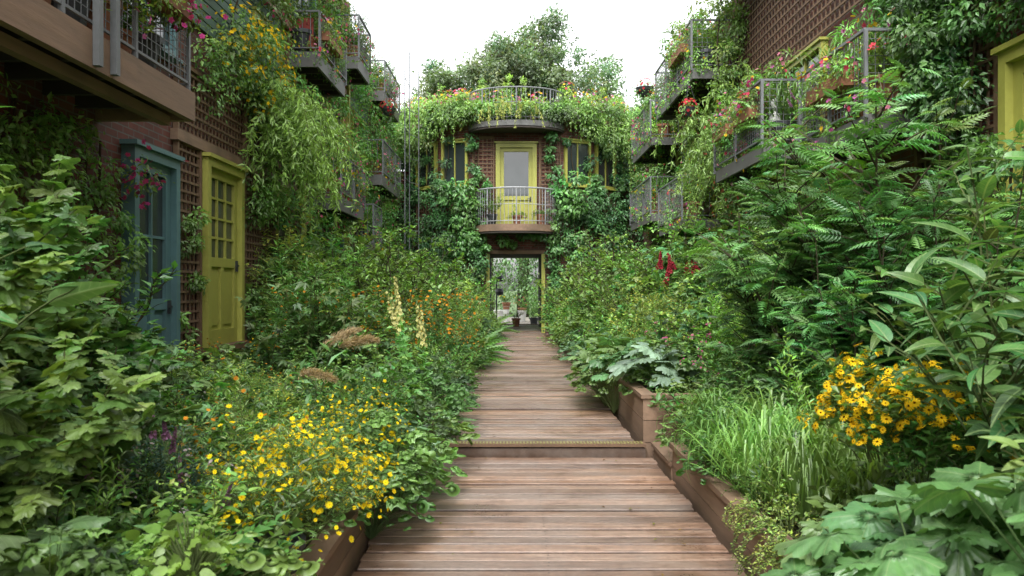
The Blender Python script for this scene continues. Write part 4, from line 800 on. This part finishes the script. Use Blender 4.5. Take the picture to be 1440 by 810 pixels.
# ------------------------------------------------------------------ bed planting
low=['leafy_herb','boxleaf_bush','nasturtium','hosta','fern','vine_leaf_plant','coreopsis']
lowp=[.24,.2,.18,.06,.14,.15,.03]
midk=['nettle_shrub','goldenrod','vine_leaf_plant','leafy_herb','fennel','orange_helenium','purple_salvia','squash_plant','garden_phlox','ornamental_grass','hollyhock','boxleaf_bush','palmate_shrub']
midp=[.22,.14,.13,.13,.08,.05,.05,.03,.05,.03,.01,.03,.05]
tall=['tall_shrub','willow_shrub','maple_leaf_shrub','nettle_shrub','palmate_shrub','fennel']
tallp=[.30,.18,.14,.18,.12,.08]
def bed(xin,xout,y0,y1,n,zb,lim=None):
    for i in range(n):
        y=y0+(y1-y0)*((i+rg.random())/n);t=rg.random();x=xin+(xout-xin)*t
        if y<9: h=.4+.5*t
        elif y<12:h=.6+1.35*t
        else:h=.95+1.35*t
        if lim:h=lim(x,y,h)
        if t<.10:h=min(h,.45 if y<9 else .85)
        h*=rg.uniform(.75,1.2)
        if h<.55:k=rg.choice(low,p=lowp);s=h/.55
        elif h<1.15:k=rg.choice(midk,p=midp);s=h/1.05
        else:k=rg.choice(tall,p=tallp);s=h/1.85*(1.5 if k in('nettle_shrub','fennel','palmate_shrub') else 1)
        put(k,x,y,zb,max(.6,s)*rg.uniform(.9,1.1))
bed(-1.0,-3.6,4.2,9,115,.15,lambda x,y,h:min(h,.7))
bed(-.86,-3.7,9,24,215,.2,lambda x,y,h:min(h,.6) if (y<12 and x/y<-.275) else h)
bed(1.45,4.0,4.4,9,95,.25)
bed(1.40,4.1,9,24,215,.35)
for y in np.arange(7.4,24,.42):
    put(rg.choice(['nasturtium','vine_leaf_plant','leafy_herb','boxleaf_bush','goldenrod','fern']),-.84-rg.uniform(0,.12),y,.12,rg.uniform(.6,.95) if y<12 else rg.uniform(1.,1.4))
for y in np.arange(11.5,24,.42):
    put(rg.choice(['nasturtium','vine_leaf_plant','leafy_herb','boxleaf_bush','nettle_shrub']),1.3+rg.uniform(0,.15),y,.2,rg.uniform(.7,1.) if y<14 else rg.uniform(.9,1.3))
# LEFT specific
for x,y,z,s,i in((-.98,3.65,.36,1.0,0),(-1.22,3.95,.36,.95,1),(-1.05,4.35,.35,.9,1),(-1.0,5.2,.42,.85,0)):put('coreopsis',x,y,z,s,idx=i)
place(pots[2],'plant_pot',-1.02,3.45,.40,.8)
for x,y,z,s in((-.84,4.75,.0,.85),(-.8,5.3,.0,.95),(-.8,5.9,.0,1.),(-.8,6.6,.05,1.1),(-.98,5.6,.2,1.),(-.95,4.6,.2,.9)):put('nasturtium',x,y,z,s)
for x,y in((-.86,6.2),(-.76,7.5),(-.76,8.3),(-.8,9.2),(-.8,5.0),(-.98,4.5)):put('vine_leaf_plant',x,y,.08,.85)
put('leafy_herb',-1.1,6.2,.3,.95);put('nettle_shrub',-1.2,6.8,.2,.8);put('boxleaf_bush',-.95,6.0,.3,1.)
put('plume_grass',-1.45,6.0,.72,1.,rz=0.)
put('hollyhock',-.95,8.0,.3,.95);put('hollyhock',-1.08,8.8,.3,1.0)
for x,y in((-1.3,9.8),(-1.1,11.5),(-2.4,9.4),(-2.3,10.5),(-.95,10.6)):put('orange_helenium',x,y,.35,1.1)
for x,y,s in((-2.8,12.6,1.1),(-2.4,12.6,1.12),(-2.1,14.,1.15),(-3.1,13.4,1.25),(-1.8,16,1.1),(-1.7,18.5,1.15),(-2.5,19.5,1.3),(-1.6,14.8,1.),(-1.5,20,1.1),(-1.3,22,1.05)):put('tall_shrub',x,y,.2,s)
for x,y,s in((-2.0,11.0,.9),(-1.5,13.2,.85),(-2.6,11.8,1.0),(-1.4,17,.95)):put('willow_shrub',x,y,.2,s)
for x,y,s in((-2.25,3.2,1.22),(-2.6,3.5,1.35),(-2.8,4.3,1.2),(-3.25,4.8,1.2),(-2.1,2.75,1.05)):put('maple_leaf_shrub',x,y,.1,s)
for x,y,s in((-2.3,2.6,1.25),(-3.2,4.0,1.3),(-3.5,5.0,1.2)):put('broad_leaf_shrub',x,y,.3,s)
for x,y,s in((-3.5,5.9,.9),(-3.2,5.4,.85),(-2.3,3.9,.6)):put('tall_shrub',x,y,.2,s)
put('palmate_shrub',-1.85,3.2,.1,.7);put('palmate_shrub',-2.1,4.2,.1,.65);put('palmate_shrub',-2.3,5.0,.1,.65)
put('lettuce',-1.0,2.5,.5,.95);put('lettuce',-1.14,2.65,.5,.85);put('dark_conifer_bush',-1.6,3.7,.5,.9);put('dark_conifer_bush',-1.85,4.0,.5,.9)
put('squash_plant',-1.3,1.85,.30,.8);put('squash_plant',-1.65,2.1,.3,.9);put('squash_plant',-1.6,2.6,.15,.85)
for k,x,y,s in(('leafy_herb',-1.55,2.9,.85),('leafy_herb',-1.35,3.2,.85),('purple_salvia',-1.5,3.4,.9),('leafy_herb',-1.15,3.0,.75),('nasturtium',-1.1,2.8,.9),('goldenrod',-1.7,3.0,.65),('garden_phlox',-1.6,3.6,.7),('boxleaf_bush',-1.2,3.3,.9),('vine_leaf_plant',-1.4,2.4,.7),('fern',-1.35,2.8,.8),('orange_helenium',-1.6,4.3,.7)):put(k,x,y,.24,s)
for i in range(22):put(rg.choice(['leafy_herb','purple_salvia','goldenrod','orange_helenium','nettle_shrub','fern','garden_phlox','palmate_shrub']),rg.uniform(-3.0,-1.4),rg.uniform(4,7),.2,rg.uniform(.6,.78))
# RIGHT specific
for x,y,s in((2.8,6.3,1.15),(2.5,6.7,.98),(3.2,6.8,1.1),(2.5,5.7,.72),(2.95,5.6,.92)):put('pinnate_shrub',x,y,.25,s)
for x,y,s in((2.15,3.0,1.08),(2.45,3.5,1.25),(2.05,2.5,.88),(2.9,4.3,1.2),(3.3,5.,1.2)):put('broad_leaf_shrub',x,y,.25,s)
for x,y,z,s in((1.68,3.6,.72,.95),(1.85,3.75,.72,.95),(1.78,3.45,.66,.85)):put('yellow_daisy',x,y,z,s)
for x,y,z,s,i in((1.38,2.65,.15,.95,0),(1.65,2.35,.25,1.05,1),(1.3,2.25,.0,.9,2),(1.85,2.7,.3,1.05,0),(1.5,1.9,.15,.9,1),(1.25,2.85,-.05,.75,2),(1.6,3.0,.15,.9,2),(1.5,3.2,.1,.8,0)):put('squash_plant',x,y,z,s,idx=i)
for x,y,s in((1.6,4.3,.85),(1.5,4.8,.95),(1.75,4.9,1.05),(1.5,5.4,.9),(1.8,5.5,1.1),(1.55,5.9,.9),(1.9,4.5,1.)):put('ornamental_grass',x,y,.24,s)
put('chartreuse_creeper',1.38,3.95,.3,.9);put('chartreuse_creeper',1.34,4.25,.28,.7);put('chartreuse_creeper',1.34,3.6,.25,.9)
put('boxleaf_bush',1.45,4.1,.2,.7);put('vine_leaf_plant',1.45,6.35,.1,.6);put('nasturtium',1.42,5.2,.15,.7)
for x,y in((1.45,7.9),(1.6,8.4)):put('cabbage_leaf_plant',x,y,.52,1.)
for x,y in((1.25,9.),(1.15,9.7),(1.3,10.3),(1.2,11.1),(1.5,9.8)):put('squash_plant',x,y,.3,.9)
for x,y in((1.14,8.9),(1.12,10.0),(1.1,9.4)):put('vine_leaf_plant',x,y,.1,.85)
put('red_astilbe',2.3,12.2,1.05,1.1);put('red_astilbe',2.9,12.4,1.1,1.1)
for x,y in((2.1,11.5),(1.9,12.5),(2.2,10.8),(1.8,10.6)):put('fennel',x,y,.5,.95)
for x,y,s in((3.1,8.6,1.),(2.6,9.6,.88),(3.3,10,1.05),(2.7,15,1.2),(3.2,17,1.25),(2.2,18,1.15),(2.4,20.5,1.2),(2.0,15.5,1.1),(1.9,20,1.1),(2.8,13.6,1.1)):put('tall_shrub',x,y,.25,s)
for x,y,s in((2.5,7.6,.85),(2.2,8.2,.75),(3.3,12,1.),(2.9,7.8,1.)):put('willow_shrub',x,y,.3,s)
put('fern',1.95,6.3,.3,.9);put('vine_leaf_plant',1.8,6.4,.2,.8);put('nettle_shrub',1.9,6.7,.1,.75);put('nettle_shrub',2.1,6.0,.2,.85);put('goldenrod',2.1,5.3,.3,.85)
put('garden_phlox',2.1,7.6,.45,.9,idx=1);put('garden_phlox',1.9,9.0,.4,.9,idx=1)
# ------------------------------------------------------------------ world, light, camera
w=bpy.data.worlds.new('World');sc.world=w;w.use_nodes=True;nt=w.node_tree;bg=nt.nodes['Background']
sk=nt.nodes.new('ShaderNodeTexSky');sk.sky_type='NISHITA';sk.sun_disc=False;sk.sun_elevation=math.radians(55);sk.sun_rotation=math.radians(200);sk.dust_density=4.;sk.air_density=1.
hs=nt.nodes.new('ShaderNodeHueSaturation');hs.inputs['Saturation'].default_value=.10;hs.inputs['Value'].default_value=3.6
nt.links.new(sk.outputs[0],hs.inputs['Color']);nt.links.new(hs.outputs[0],bg.inputs[0]);bg.inputs[1].default_value=.15
sl=bpy.data.lights.new('sun','SUN');sl.energy=1.4;sl.angle=math.radians(30);sl.color=(1,.97,.92);so=bpy.data.objects.new('sun',sl);sc.collection.objects.link(so)
az=math.radians(200);el=math.radians(55)
sd=Vector((math.sin(az)*math.cos(el),math.cos(az)*math.cos(el),math.sin(el)));so.rotation_euler=sd.to_track_quat('Z','Y').to_euler()
cd=bpy.data.cameras.new('camera');cam=bpy.data.objects.new('camera',cd);sc.collection.objects.link(cam);sc.camera=cam
cam.location=(0,0,1.5);cam.rotation_euler=(PI/2,0,0);cd.lens=28;cd.sensor_width=36;cd.clip_end=1500;cd.clip_start=.05
cd.dof.use_dof=True;cd.dof.focus_distance=9;cd.dof.aperture_fstop=4.5
sc.view_settings.view_transform='Standard';sc.view_settings.look='None';sc.view_settings.exposure=0
print('OBJECTS',len(bpy.data.objects))
